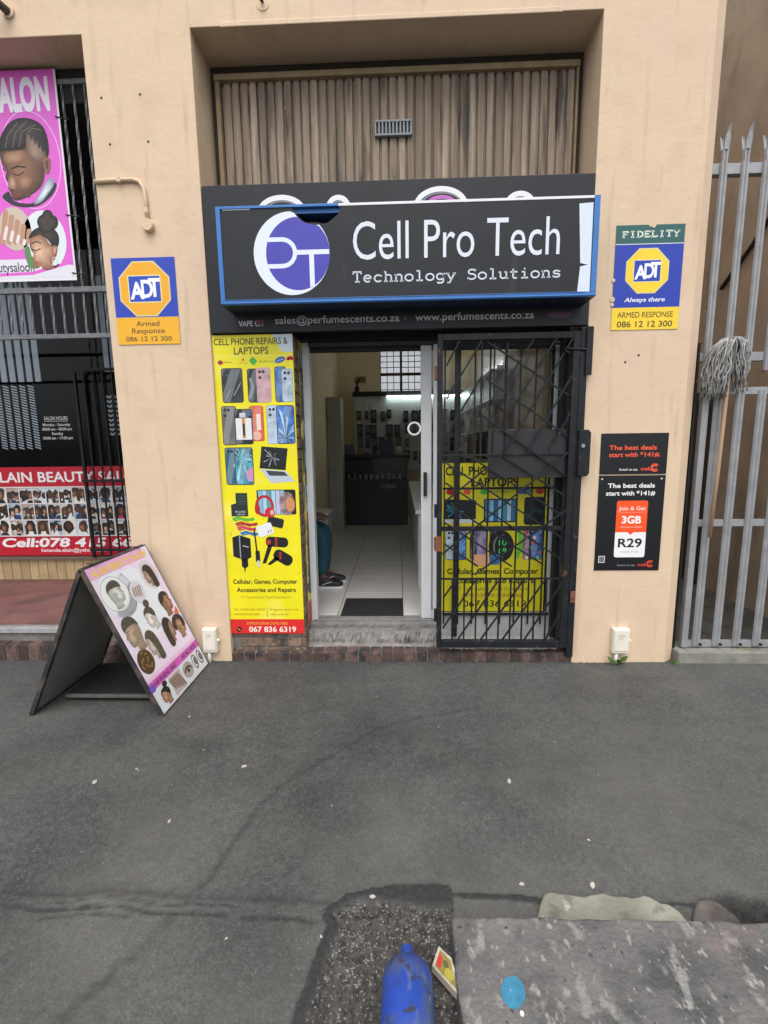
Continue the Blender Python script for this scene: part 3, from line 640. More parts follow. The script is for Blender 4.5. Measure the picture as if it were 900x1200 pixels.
for y in (-.17, .17):
    cy = 1.13 + y * .55; b = MB()
    secs = [(-.83, .035, .03, .07), (-.80, .045, .0, .10), (-.76, .047, 0, .105), (-.70, .045, 0, .075), (-.63, .048, 0, .055), (-.585, .04, .0, .045), (-.565, .02, .005, .03)]
    vs = []; fs = []
    for x, hw, z0, z1 in secs:
        for a, c in ((-1, 0), (-1, .45), (-.55, 1), (.55, 1), (1, .45), (1, 0)): vs.append((x, cy + hw * a, .213 + z0 + (z1 - z0) * c))
    for i in range(len(secs) - 1):
        for j in range(6): fs.append((i * 6 + j, i * 6 + (j + 1) % 6, (i + 1) * 6 + (j + 1) % 6, (i + 1) * 6 + j))
    fs += [tuple(range(6)), tuple(range(len(vs) - 6, len(vs)))]
    b.add(vs, fs)
    o = b.build('shoe', mat('black_trainer', (.014, .014, .015), .6, .3, 30), per, smooth=True); o.modifiers.new('s', 'SUBSURF').render_levels = 2
    b = MB(); b.prism([(-.835, cy - .042), (-.70, cy - .047), (-.60, cy - .05), (-.562, cy - .02), (-.562, cy + .02), (-.60, cy + .05), (-.70, cy + .047), (-.835, cy + .042)], .1905, .214, 'z')
    b.build('sole', m_white, o, .006)
    b = MB(); b.add([(-.76, cy - .0495, .235), (-.74, cy - .0495, .235), (-.66, cy - .051, .262), (-.68, cy - .051, .262)], [(0, 1, 2, 3)]); o2 = b.build('stripe', m_white, o); o2.modifiers.new('s', 'SOLIDIFY').thickness = .002
per.location = (.045, -.03, 0)
stl = thing('stool', 'black stool under the seated person inside the shop', 'stool')
MB().lathe([(.0, .56), (.16, .56), (.17, .575), (.165, .598), (.0, .60)], (-1.24, 1.18, 0), n=24).build('seat', m_black, stl, smooth=True)
for a in range(4): t = R(45 + 90 * a); MB().tube([(-1.24 + .11 * math.cos(t), 1.18 + .11 * math.sin(t), .56), (-1.24 + .16 * math.cos(t), 1.18 + .16 * math.sin(t), .19)], .012, 8).build('leg', m_dark, stl)

# ------------------------------------------------------------------ salon porch on the left
m_red = mat('red_porch_floor', (.19, .085, .08), .55, .25, 5, .1, 40, spots=[((.11, .06, .058), 4, .5, .7, None)])
pf = MB(); pf.box(-6, -1.86, .17, 1.45, .1, .19); pf = pf.build('porch_floor', m_red); struct(pf)
ps = MB(); ps.box(-6, -1.852, .11, .168, .0, .185); ps.build('porch_step', m_conc, bld, .006)
MB().box(-6, -1.852, .075, .109, .155, .193).build('step_nosing', mat('steel_edge', (.33, .34, .35), .45, .2, 12), bld, .003)
sb = MB(); random.seed(19)
for i in range(50): x0 = -6 + i * .083; sb.box(x0 + .003, x0 + .079, -.002, .074, -.06, .10 + random.uniform(-.003, .003)); 
sb.box(-6, -1.853, .004, .0745, -.06, .094, 1)
sb.build('porch_brick_step', [m_brick, m_mortar], bld, .004)
sl = MB()
for i in range(46): x0 = -6 + i * .092; sl.box(x0 + .002, min(x0 + .088, -1.86), 1.30, 1.315, .192, .405)
sl.box(-6, -1.86, 1.306, 1.36, .19, .405, 1); sl.box(-6, -1.86, 1.26, 1.36, .4055, .43, 2)
sl.build('tiled_sill', [mat('ochre_tile', (.40, .29, .155), .4, .15, 8, island=.12), m_mortar, mat('sill_brown', (.14, .10, .08), .7)], bld, .002)
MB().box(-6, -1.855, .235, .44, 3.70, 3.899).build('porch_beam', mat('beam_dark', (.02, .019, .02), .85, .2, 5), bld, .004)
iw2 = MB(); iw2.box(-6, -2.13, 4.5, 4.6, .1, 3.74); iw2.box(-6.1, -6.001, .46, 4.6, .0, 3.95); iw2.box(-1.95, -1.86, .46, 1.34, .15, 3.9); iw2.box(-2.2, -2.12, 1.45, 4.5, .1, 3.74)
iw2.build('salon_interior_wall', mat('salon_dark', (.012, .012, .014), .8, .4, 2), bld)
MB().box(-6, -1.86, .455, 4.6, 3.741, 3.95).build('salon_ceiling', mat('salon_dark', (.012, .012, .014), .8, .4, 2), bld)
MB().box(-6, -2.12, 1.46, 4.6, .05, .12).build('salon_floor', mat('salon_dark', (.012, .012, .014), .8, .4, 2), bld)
wn = MB(); wn.box(-6, -1.96, 1.30, 1.34, 3.5, 3.74)
for x in (-4.3, -2.0): wn.box(x, x + .035, 1.302, 1.338, .43, 3.5)
wn = wn.build('salon_window', m_dark, bld, .003)
MB().box(-6, -1.96, 1.318, 1.324, .43, 3.5).build('glass', glass('salon_glass', (.82, .84, .86), 1.22), wn)
pr = Print(.34, .25, (-3.43, 1.3155, 1.80), (1, 0, 0), (0, 0, -1), (0, -1, 0))
W_ = '#d8d8da'
pr.text('SALON HOURS', .165, .043, .036, W_, .23, bold=.01); pr.rect(.05, .052, .28, .056, W_, 3)
for k, t in enumerate(('Monday - Saturday', '08:00 am - 08:00 pm', 'Sunday', '10:00 am - 17:00 pm')): pr.text(t, .165, .098 + k * .042, .026, W_, (.27, .29, .11, .29)[k], bold=.015)
pr.build('lettering', wn)
refl_ = MB(); random.seed(8)  # street reflections in the salon glass, modelled as pale strips behind it
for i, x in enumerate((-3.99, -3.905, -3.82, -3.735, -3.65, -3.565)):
    refl_.box(x, x + .058, 1.50, 1.506, 2.14, 3.3)
    for k in range(24 if i < 5 else 0): z = 2.11 - k * .026; refl_.add([(x, 1.50, z), (x + .058, 1.50, z - .018), (x + .058, 1.50, z - .031), (x, 1.50, z - .013)], [(0, 1, 2, 3)])
for x in (-2.86, -2.79): refl_.box(x, x + .05, 1.50, 1.506, 2.22, 3.1)
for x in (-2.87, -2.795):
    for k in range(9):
        z = 2.0 - k * .045; refl_.add([(x, 1.50, z), (x + .025, 1.50, z - .012), (x + .05, 1.50, z), (x + .05, 1.50, z - .022), (x + .025, 1.50, z - .034), (x, 1.50, z - .022)], [(0, 1, 4, 5), (1, 2, 3, 4)])
refl_.build('reflection_strip', mat('pale_reflection', (.82, .86, .90), .6, .1, 6), wn)

# ------------------------------------------------------------------ printed heads
SK = ['#7a4d35', '#5d3826', '#9a6a4a', '#8a5a40', '#c49a7c', '#3f2a20']
PROF = [(.50, .0), (.28, .04), (.13, .15), (.09, .28), (.12, .36), (.03, .50), (.10, .54), (.08, .60), (.12, .64), (.10, .69), (.18, .80), (.36, .82), (.42, .90), (.40, 1.0), (.86, 1.0), (.84, .80), (.92, .60), (.97, .38), (.90, .18), (.72, .04)]
def head(pr, cu, cv, w_, h_, skin_, hair, flip=False, rot=0, l=3, style=0):
    c, d = math.cos(R(rot)), math.sin(R(rot))
    def T(p):
        x = (p[0] - .5) * w_ * (-1 if flip else 1); y = (p[1] - .5) * h_; return (cu + x * c - y * d, cv + x * d + y * c)
    sk = lin(skin_); pr.soft([T(p) for p in PROF], tuple(v * .62 for v in sk), tuple(min(1, v * 1.25) for v in sk), l, 5, T((.36, .5)), .30)
    # cheek and jaw tone
    pr.poly(pr.smooth([T(p) for p in ((.45, .42), (.75, .40), (.82, .66), (.62, .80), (.36, .80), (.34, .70), (.5, .62))]), mat('ink_shade_' + skin_, tuple(x * .72 for x in lin(skin_)), .42, .15, 60), l + 1)
    pr.line([T(p) for p in ((.16, .33), (.24, .31), (.33, .33))], .03 * w_, hair, l + 2)
    pr.line([T(p) for p in ((.17, .40), (.23, .42), (.31, .40))], .02 * w_, '#1a1210', l + 2)
    pr.line([T(p) for p in ((.11, .64), (.22, .65))], .025 * w_, '#4a2320', l + 2)
    ex, ey = T((.62, .50)); pr.ell(ex, ey, .055 * w_, .075 * h_, mat('ink_shade_' + skin_, tuple(x * .72 for x in lin(skin_)), .42, .15, 60), l + 2)
    if style == 0:   # short fade
        pr.poly(pr.smooth([T(p) for p in ((.12, .20), (.22, .04), (.5, -.05), (.78, .0), (.96, .16), (1.0, .38), (.92, .5), (.80, .38), (.62, .34), (.52, .18), (.30, .17))]), hair, l + 3)
    elif style == 1:  # long hair
        pr.poly(pr.smooth([T(p) for p in ((.14, .16), (.30, -.02), (.6, -.08), (.92, .06), (1.06, .36), (1.08, .8), (1.0, 1.1), (.62, 1.08), (.60, .7), (.50, .40), (.34, .18))]), hair, l + 3)
    elif style == 2:  # bun
        pr.poly(pr.smooth([T(p) for p in ((.14, .18), (.28, .02), (.55, -.04), (.80, .02), (.97, .2), (.98, .42), (.86, .52), (.70, .40), (.52, .22), (.3, .16))]), hair, l + 3)
        bx, by = T((.80, -.14)); pr.ell(bx, by, .24 * w_, .17 * h_, hair, l + 3, rot)
    elif style == 3:  # mohawk / cornrows
        pr.poly(pr.smooth([T(p) for p in ((.08, .26), (.12, .06), (.34, -.08), (.66, -.06), (.90, .08), (.98, .30), (.80, .22), (.5, .20), (.3, .22))]), hair, l + 3)
    elif style == 4:  # big curly
        rr = random.Random(int(abs(cu * 1000) + abs(cv * 777)))
        for k in range(16):
            a = R(150 + k * 15); x, y = T((.58 + .46 * math.cos(a), .30 + .34 * math.sin(a))); pr.ell(x, y, .18 * w_, .13 * h_, hair, l + 3 + (k % 2))
m_hair = mat('ink_hair', (.018, .014, .013), .4, .7, 70)
m_hairg = mat('ink_hair_grey', (.06, .055, .055), .4, .6, 60)
m_curl = mat('ink_curl', (.05, .03, .02), .4, .9, 55)

# red salon banner behind the bars
GX = -4.35
pr = Print(2.35, .875, (GX, 1.292, 1.315), (1, 0, 0), (0, 0, -1), (0, -1, 0))
pr.rect(0, 0, 2.35, .875, '#b5122a', 0); pr.rect(0, .19, 2.35, .675, '#d9d6d4', 1)
pr.text('ALAIN BEAUTY SALON', .36, .145, .10, '#e8e4e6', 1.58, bold=.02, align='l')
random.seed(31)
for r in range(3):
    for k in range(18):
        u0 = .0 + k * .131; v0 = .195 + r * .16; u1 = u0 + .131; v1 = v0 + .16
        bgc = random.choice(['#c9cdd2', '#dcd6cf', '#a5b4c4', '#e2ddd8', '#b9a79a', '#cfd8dd']); pr.rect(u0, v0, u1, v1, bgc, 2)
        n_h = random.choice((1, 1, 2, 2, 3)); sz = {1: 1.0, 2: .72, 3: .56}[n_h]
        for q in range(n_h):
            cx = u0 + .131 * (q + .5) / n_h + random.uniform(-.012, .012); cy = v0 + .07 + random.uniform(-.015, .02); hr = random.choice([m_hair, m_hair, m_curl, m_hairg]); sk_ = lin(random.choice(SK[:5])); L0 = 3 + q * 6
            if random.random() < .22: pr.soft([(cx + .052 * sz * math.cos(R(a)), cy + .058 * sz * math.sin(R(a))) for a in range(0, 360, 30)], lin('#140d0a'), lin('#5a3420'), L0, 5, (cx + .01, cy - .01), .2); continue
            pr.poly([(cx + random.uniform(.8, 1.15) * .050 * sz * math.cos(R(a)), cy - .008 + random.uniform(.8, 1.15) * .060 * sz * math.sin(R(a))) for a in range(0, 360, 24)], hr, L0)
            if random.random() < .55:
                for sg in (-1, 1): pr.poly([(cx + sg * .050 * sz, cy - .02), (cx + sg * .022 * sz, cy - .02), (cx + sg * .025 * sz, cy + .075), (cx + sg * .055 * sz, cy + .08)], hr, L0 + 1)
            tw = random.uniform(-.014, .014); pr.soft([(cx + tw + .027 * sz * math.cos(R(a)), cy + .010 + .040 * sz * math.sin(R(a))) for a in range(0, 360, 30)], tuple(v * .5 for v in sk_), tuple(min(1, v * 1.3) for v in sk_), L0 + 2, 4, (cx + tw - .006, cy + .005), .3)
            pr.poly([(cx - .05 * sz, v1), (cx - .028 * sz, cy + .05), (cx + .028 * sz, cy + .05), (cx + .05 * sz, v1)], random.choice(['#1a1a1e', '#d8d8d8', '#b03a6a', '#27406a', '#2b2b2b', '#7b6a5d', '#e0dcd4']), L0 + 1)
        for q in range(4): pr.poly([(random.uniform(u0, u1), random.uniform(v0, v1)) for _ in range(3)], random.choice([m_hair, '#cfd6dc', '#3a3a40', m_hairg]), 2.4 + q * .1)
for k in range(19): pr.rect(k * .131 - .005, .19, k * .131 + .005, .675, '#dcdad8', 30)
for r in range(4): pr.rect(0, .19 + r * .16, 2.35, .20 + r * .16, '#dcdad8', 30.4)
pr.text('Cell:078 415 663 2', .41, .785, .088, '#e8e4e6', 1.58, bold=.035, shear=.15, align='l')
pr.text('katende.alain@yahoo.com', .80, .838, .036, '#e8d8da', .66, bold=.02, align='l')
rb = pr.build('banner', None, .004); tag(rb, 'red and white salon banner with rows of hairstyle photos behind black bars', 'banner')

# inner burglar bars over the right part of the window
ig = thing('window_bars', 'black burglar bars in front of the red salon banner', 'bars')
for i in range(8):
    x = -2.985 + i * .088; b = MB(); wd = .026 if i == 0 else .014; b.box(x - wd / 2, x + wd / 2, 1.225, 1.225 + wd, .4305 if i == 0 else .46, 2.18); b.build('bar', m_dark, ig, .002)
for z in (2.185, 1.17, .50): MB().box(-3.0, -2.20, 1.205, 1.222, z, z + .025).build('rail', m_dark, ig, .002)

# outer transom grille of twisted bars
og = thing('transom_grille', 'dark grey steel grille of twisted bars across the salon entrance', 'grille')
m_og = mat('grille_grey', (.16, .165, .175), .45, .3, 22, metal=.2)
for z, h in ((2.245, .03), (2.545, .035), (3.80, .03)): MB().box(-6, -1.86, .215, .24, z, z + h).build('rail', m_og, og, .002)
def twisted(x, z0, z1, y):
    b = MB(); n = int((z1 - z0) / .03); vs = []; fs = []
    for i in range(n + 1):
        z = z0 + (z1 - z0) * i / n; a = i * .42
        for k in range(4): vs.append((x + .0085 * math.cos(a + k * PI / 2), y + .0085 * math.sin(a + k * PI / 2), z))
    for i in range(n):
        for k in range(4): fs.append((i * 4 + k, i * 4 + (k + 1) % 4, (i + 1) * 4 + (k + 1) % 4, (i + 1) * 4 + k))
    return b.add(vs, fs)
x = -1.925
while x > -3.6:
    twisted(x, 2.276, 2.544, .228).build('bar', m_og, og); twisted(x, 2.581, 3.799, .228).build('bar', m_og, og); x -= .0755

# pink salon poster hung on the grille
PX0, PX1 = -3.10, -2.165; PW = PX1 - PX0
PH = 1.26
pr = Print(PW, PH, (PX0, .198, 3.875), (1, 0, 0), (0, 0, -1), (0, -1, 0))
pr.rect(0, 0, PW, PH, '#e2e0e6', 0); pr.rect(0, 0, PW - .012, PH - .02, '#dc62cb', 1)
pr.text('SALON', PW - .055, .225, .185, '#eceaf2', .385, bold=.05, align='r')
pr.rect(0, PH - .14, PW - .22, PH - .02, '#dddce6', 2); pr.poly([(PW - .22, PH - .14), (PW - .0, PH - .09), (PW - .012, PH - .02), (PW - .22, PH - .02)], '#dddce6', 2)
pr.line([(0, PH - .035), (PW - .3, PH - .05), (PW - .02, PH - .115)], .02, '#dc62cb', 3)
pr.text('alainbeautysaloon', PW - .285, PH - .062, .062, '#3f3a4c', .46, bold=.012, align='r')
cu, cv = PW - .225, .52
pr.ring(cu, cv, .20, .29, .006, '#f0b6ea', 2); 
cl = arc(cu, cv, .19, .275, 0, 360, 40)
def Q(zx, zy):
    px, py = zx / 4.208, 60 + zy / 4.208; ed = 65 + (py - 84) * 25 / 244
    return (-2.165 - (ed - px) / 163 - PX0, 3.875 - (3.859 - (py - 84) * .00509))
def S(*p): return [Q(*a) for a in p]
def sp_(pts, m, l): pr.poly(pr.smooth(pts), m, l)
sp_(S((30, 690), (60, 668), (75, 705), (110, 725), (180, 725), (255, 640), (282, 640), (264, 690), (205, 740), (140, 750), (80, 737), (45, 712)), '#23242d', 3)
pr.soft(S((178, 735), (200, 690), (250, 605), (270, 640), (240, 690), (212, 725)), '#8d9cab', '#dbe6ee', 4, 5, end=.3)
pr.soft(S((20, 470), (60, 460), (135, 455), (165, 385), (205, 400), (232, 470), (244, 520), (228, 565), (225, 610), (205, 655), (160, 690), (105, 714), (74, 702), (70, 672), (58, 652), (62, 628), (46, 602), (52, 565), (34, 540), (24, 505)), '#4d3427', '#94694f', 5, 9, Q(110, 580), .18)
pr.soft(S((45, 480), (90, 470), (135, 472), (130, 520), (85, 535), (45, 520)), '#8a614a', '#b18a70', 7, 6, end=.2)
pr.soft(S((62, 600), (84, 585), (98, 625), (95, 655), (72, 662), (60, 645)), '#8a5f47', '#c09a80', 7, 6, end=.2)
pr.soft(S((105, 600), (150, 590), (170, 620), (150, 655), (115, 650)), '#8a614a', '#ab8066', 7, 6, end=.2)
pr.soft(S((145, 400), (180, 385), (222, 440), (234, 505), (215, 530), (180, 520), (150, 480)), '#6b5345', '#9b8473', 7.5, 7, Q(180, 480), .2)
pr.soft(S((18, 470), (20, 420), (45, 362), (82, 324), (128, 313), (178, 324), (218, 355), (240, 410), (247, 480), (238, 500), (222, 450), (198, 402), (164, 378), (143, 398), (136, 455), (80, 462), (40, 464)), '#120e0d', '#3a3230', 9, 5, Q(120, 370), .4)
for a in (((48, 455), (60, 395), (105, 335)), ((82, 455), (95, 385), (150, 328)), ((112, 452), (125, 380), (190, 345)), ((140, 395), (175, 365), (215, 375))): pr.line(S(*a), .0045, '#7a6a60', 10.5)
sp_(S((222, 515), (250, 510), (254, 545), (246, 585), (230, 580)), '#8a6049', 8.6); sp_(S((231, 525), (244, 525), (245, 555), (238, 570)), '#5a3b2c', 8.8)
pr.line(S((74, 556), (105, 545), (140, 552)), .009, '#2a1c16', 9.5); pr.line(S((82, 583), (105, 590), (132, 576)), .006, '#1c1210', 9.5); pr.line(S((36, 552), (50, 566)), .007, '#2a1c16', 9.5)
sp_(S((72, 690), (92, 676), (122, 682), (118, 696), (90, 704)), '#6e3d36', 9.5); pr.line(S((60, 655), (72, 662), (86, 660)), .004, '#4a2f24', 9.6)
for a in ((150, 690), (170, 665), (190, 630)): pr.ell(*Q(*a), .016, .012, '#5a3f31', 8.7)
# woman with a high bun
cu, cv = Q(225, 920); pr.ell(cu, cv, .150, .185, '#dbe6e8', 3)
sp_(S((130, 970), (150, 945), (165, 1000), (185, 1060), (150, 1050)), '#57884f', 4)
pr.soft(S((160, 900), (190, 886), (225, 902), (252, 940), (285, 955), (282, 1000), (262, 1042), (274, 1066), (218, 1068), (214, 1050), (190, 1064), (172, 1052), (178, 1030), (164, 1012), (174, 990), (160, 962), (157, 925)), '#8f6047', '#e0b69a', 5, 8, Q(195, 975), .2)
pr.soft(S((150, 910), (172, 868), (220, 848), (268, 862), (293, 900), (290, 950), (270, 958), (250, 930), (225, 902), (190, 886)), '#15100f', '#40342e', 7, 5, Q(230, 880), .3)
for zx, zy, a, b in ((240, 800, 26, 34), (222, 825, 30, 36), (258, 830, 32, 38), (235, 855, 36, 28)):
    pr.soft([Q(zx + a * math.cos(R(t)), zy + b * math.sin(R(t))) for t in range(0, 360, 30)], '#17110f', '#463a35', 8 + zy * .001, 5, end=.25)
pr.line(S((162, 962), (184, 972), (207, 962)), .006, '#1a1210', 9); pr.line(S((165, 934), (188, 924), (210, 934)), .006, '#3a241a', 9); sp_(S((174, 1032), (186, 1026), (200, 1034), (186, 1044)), '#a8544e', 9)
pr.soft(S((262, 955), (284, 950), (284, 985), (268, 1000)), '#8f6047', '#c99a7e', 8, 4); cu, cv = Q(276, 1030); pr.ring(cu, cv, .016, .026, .004, '#e8e6e2', 12)
# nails
cu, cv = PW - .385, .93
pr.ell(cu, cv, .11, .135, '#cbb9a8', 3)
for k in range(5): pr.rrect(cu - .09 + k * .04, cv - .12 + .03 * k, cu - .055 + k * .04, cv + .10, .016, '#b98e74', 4, 14); pr.rrect(cu - .078 + k * .04, cv - .02 + .028 * k, cu - .056 + k * .04, cv + .07 + .012 * k, .010, '#e6dadd', 5, 20)
pk = thing('salon_poster', 'pink salon poster of cornrow and bun hairstyles hung on the outer grille', 'poster')
pr.build('sheet', pk, .002)
for z in (3.60, 3.02, 2.66): MB().tube([(-2.19, .19, z), (-2.15, .205, z - .004), (-2.12, .222, z)], .004, 6).build('cable_tie', m_black, pk)
m_blk = m_black

# ------------------------------------------------------------------ security signs
def octagon(cu, cv, a, b): k = .42; return [(cu - a * k, cv - b), (cu + a * k, cv - b), (cu + a, cv - b * k), (cu + a, cv + b * k), (cu + a * k, cv + b), (cu - a * k, cv + b), (cu - a, cv + b * k), (cu - a, cv - b * k)]
def emblem(pr, cu, cv, a, yel, blu):
    pr.poly(octagon(cu, cv, a * 1.05, a * 1.06), '#d9cf9a', 2); pr.poly(octagon(cu, cv, a, a * 1.01), yel, 3)
    q = a * .70; pr.rect(cu - q * .98, cv - q * .76, cu + q * .98, cv + q * .76, '#e6dca8', 4); pr.rect(cu - q * .92, cv - q * .70, cu + q * .92, cv + q * .70, blu, 5)
    pr.text('A', cu - q * .46, cv + q * .52, q * .92, '#eef0f4', q * .82, 6, bold=.035); pr.text('D', cu + q * .14, cv + q * .46, q * .98, '#eef0f4', q * .70, 7, bold=.03); pr.text('T', cu + q * .58, cv + q * .42, q * 1.02, '#eef0f4', q * .70, 8, bold=.03)
sw, sh = .405, .520
pr = Print(sw, sh, (-1.80, -.004, 2.667), (1, 0, .0), (0, 0, -1), (0, -1, 0))
pr.rect(0, 0, sw, sh, '#1f3fae', 0); emblem(pr, sw / 2, .185, .155, '#e9a71e', '#2045b4')
pr.rect(0, .355, sw, sh, '#e9ac22', 1); pr.rect(0, .354, sw, .357, '#c9b06a', 2)
for t, v, c, wd in (('Armed', .408, .032, .15), ('Response', .452, .032, .215), ('086 12 12 300', .500, .030, .30)): pr.text(t, sw / 2 + .0, v, c, '#6d5222', wd, bold=.012)
tag(pr.build('security_sign', None, .003), 'blue and yellow armed response sign with octagon on the left pillar', 'sign')
sw, sh = .405, .600
pr = Print(sw, sh, (1.318, -.004, 2.772), (1, 0, .0), (0, 0, -1), (0, -1, 0))
pr.rect(0, 0, sw, .105, '#1f5a58', 0); pr.rect(0, .105, sw, .109, '#dfe3df', 1); pr.rect(0, .109, sw, .47, '#1a37a6', 0); pr.rect(0, .47, sw, sh, '#efcb2e', 0)
strokes(pr, 'FIDELITY', .035, .375, .068, .032, '#e2e9dc', .0082, 2)
emblem(pr, sw / 2 - .005, .26, .122, '#f0cd2c', '#1d3aa8')
pr.text('Always there', sw / 2 - .01, .437, .026, '#e6e8ee', .245, bold=.02, shear=.2)
pr.text('ARMED RESPONSE', sw / 2, .528, .034, '#4a3d1e', .335); pr.text('086 12 12 300', sw / 2, .584, .036, '#4a3d1e', .335, bold=.01)
for u, v, a in ((.0, .31, .010), (.0, .42, .014), (.0, .45, .010), (.2, .0, .010), (.22, .002, .014)): pr.ell(u, v, a, a * 1.2, m_wall, 3, n=7)
tag(pr.build('security_sign', None, .003), 'green, blue and yellow armed response sign with torn edges on the right pillar', 'sign')

# ------------------------------------------------------------------ network posters on the right pillar
BK = '#0d0f14'
def net_logo(pr, u, v, k, c):
    pr.text('cell', u, v, .022 * k, c, .062 * k, align='l', bold=.02); pr.ring(u + .083 * k, v - .016 * k, .013 * k, .013 * k, .007 * k, c, 3)
    pr.line(arc(u + .085 * k, v - .016 * k, .024 * k, .022 * k, 40, 320), .007 * k, c, 3); pr.rect(u + .094 * k, v - .023 * k, u + .104 * k, v - .009 * k, BK, 4)
pr = Print(.425, .262, (1.298, -.004, 1.540), (1, 0, 0), (0, 0, -1), (0, -1, 0)); pr.rect(0, 0, .425, .262, BK, 0)
pr.text('The best deals', .055, .105, .030, '#e8583c', .30, align='l', bold=.022); pr.text('start with *141#.', .055, .150, .030, '#e8583c', .325, align='l', bold=.022)
pr.text('Switch to see.', .125, .238, .014, '#d6d6d8', .12, align='l', bold=.02); net_logo(pr, .262, .238, 1.05, '#e8583c')
tag(pr.build('poster', None, .002), 'black landscape poster with red wording, above the data offer poster', 'poster')
pr = Print(.425, .635, (1.298, -.004, 1.270), (1, 0, 0), (0, 0, -1), (0, -1, 0)); pr.rect(0, 0, .425, .635, BK, 0)
pr.text('The best deals', .06, .080, .030, '#e9e9ea', .30, align='l', bold=.022); pr.text('start with *141#', .05, .130, .030, '#e9e9ea', .315, align='l', bold=.022)
pr.rrect(.125, .165, .325, .545, .015, '#e8e8ea', 1); pr.rrect(.125, .165, .325, .365, .015, '#f0531f', 2); pr.rect(.125, .33, .325, .375, '#f0531f', 3); pr.poly([(.205, .3745), (.245, .3745), (.225, .393)], '#f0531f', 2)
pr.text('Join & Get', .225, .228, .026, '#f2d8ce', .175, 5, bold=.015); pr.rect(.14, .241, .31, .243, '#f2b79e', 3); pr.text('3GB', .225, .315, .050, '#f4f0ee', .125, 5, bold=.03); pr.text('Anytime Data', .225, .345, .014, '#f2c8b8', .14, 5)
pr.text('R29', .225, .475, .060, '#15161a', .155, bold=.02); pr.text('once-off  30 days', .225, .512, .011, '#8a8c90', .12)
pr.rect(.025, .535, .068, .582, '#c9cbce', 1); pr.rect(.030, .540, .063, .577, '#6a6c70', 2)
pr.text('Switch to see.', .15, .605, .014, '#9a9a9e', .12, align='l'); net_logo(pr, .285, .605, .95, '#d8452f')
for u, v in ((.02, .022), (.40, .022)): pr.ell(u, v, .006, .006, '#c8c8c8', 2)
tag(pr.build('poster', None, .002), 'black portrait poster with an orange and white data price card', 'poster')

# ------------------------------------------------------------------ back board and light box sign
bd = thing('fascia_board', 'charcoal fascia board with old lettering behind the light box sign', 'sign board')
MB().box(-1.192, 1.178, -.004, .034, 2.205, 3.065).build('board', m_board, bd, .003)
pr = Print(2.37, .86, (-1.192, -.005, 3.065), (1, 0, 0), (0, 0, -1), (0, -1, 0))
for (c_, v_, a_, b_, t0, t1) in ((.485, .165, .135, .085, 195, 345), (.835, .15, .06, .06, 195, 345), (1.455, .16, .15, .10, 190, 350), (1.93, .16, .075, .06, 200, 340)):
    pr.line(arc(c_, v_, a_, b_, t0, t1, 20), .030, '#dfe1e4', 1); pr.line(arc(c_ + .004, v_ + .006, a_ - .02, b_ - .016, t0, t1, 20), .010, '#77797f', 2)
pr.line(arc(1.46, .155, .085, .05, 195, 345, 16), .022, '#b560b4', 2)
pr.text('VAPE C.T', .18, .822, .034, '#b9babd', .165, bold=.03, align='l'); pr.rect(.295, .786, .345, .815, '#5a2540', 5)
pr.text('sales@perfumescents.co.za', .415, .812, .046, '#b4b6ba', .785, align='l', bold=.006); pr.ell(1.238, .795, .010, .010, '#5c2a4a', 3)
pr.text('www.perfumescents.co.za', 1.30, .812, .046, '#b4b6ba', .735, align='l', bold=.006)
pr.poly([(2.10, .79), (2.15, .77), (2.185, .78), (2.22, .77), (2.27, .79), (2.23, .815), (2.14, .815)], '#45163a', 2)
pr.build('old_lettering', bd)
lbx = thing('light_box_sign', 'blue framed light box shop sign with a torn bite in its dark face', 'sign')
SX0, SX1, SZ0, SZ1 = -1.043, 1.135, 2.317, 2.850
bx = MB(); bx.box(SX0, SX1, -.185, -.006, SZ0, SZ0 + .008); bx.box(SX0, SX1, -.185, -.006, SZ1 - .008, SZ1); bx.box(SX0, SX0 + .008, -.185, -.006, SZ0 + .0081, SZ1 - .0081); bx.box(SX1 - .008, SX1, -.185, -.006, SZ0 + .0081, SZ1 - .0081)
bx.box(SX0 + .01, SX1 - .01, -.012, -.007, SZ0 + .01, SZ1 - .01, 1)
bx.build('case', [mat('case_navy', (.006, .016, .045), .5, .2, 8), m_black], lbx, .0015)
fr_ = MB(); f0, f1 = -.204, -.1855
fr_.box(SX0, SX1, f0, f1, SZ0, SZ0 + .022); fr_.box(SX0, SX0 + .026, f0, f1, SZ0 + .0225, SZ1); fr_.box(SX1 - .032, SX1, f0, f1, SZ0 + .0225, SZ1)
fr_.box(SX0 + .0265, -.335, f0, f1, SZ1 - .014, SZ1)
fr_.box(-.335, SX1 - .0325, f0 + .003, f1, SZ1 - .014, SZ1, 1)
fr_.box(SX0, SX1, f0 - .004, f0 - .0005, SZ0 + .004, SZ0 + .009); fr_.box(SX0 + .03, SX1 - .04, f0 - .003, f0 - .0005, SZ0 + .0225, SZ0 + .026)
fr_.box(-.60, -.31, -.18, -.05, SZ1 - .04, SZ1 - .0085)
fr_.build('frame', [m_blue, m_white], lbx, .002)
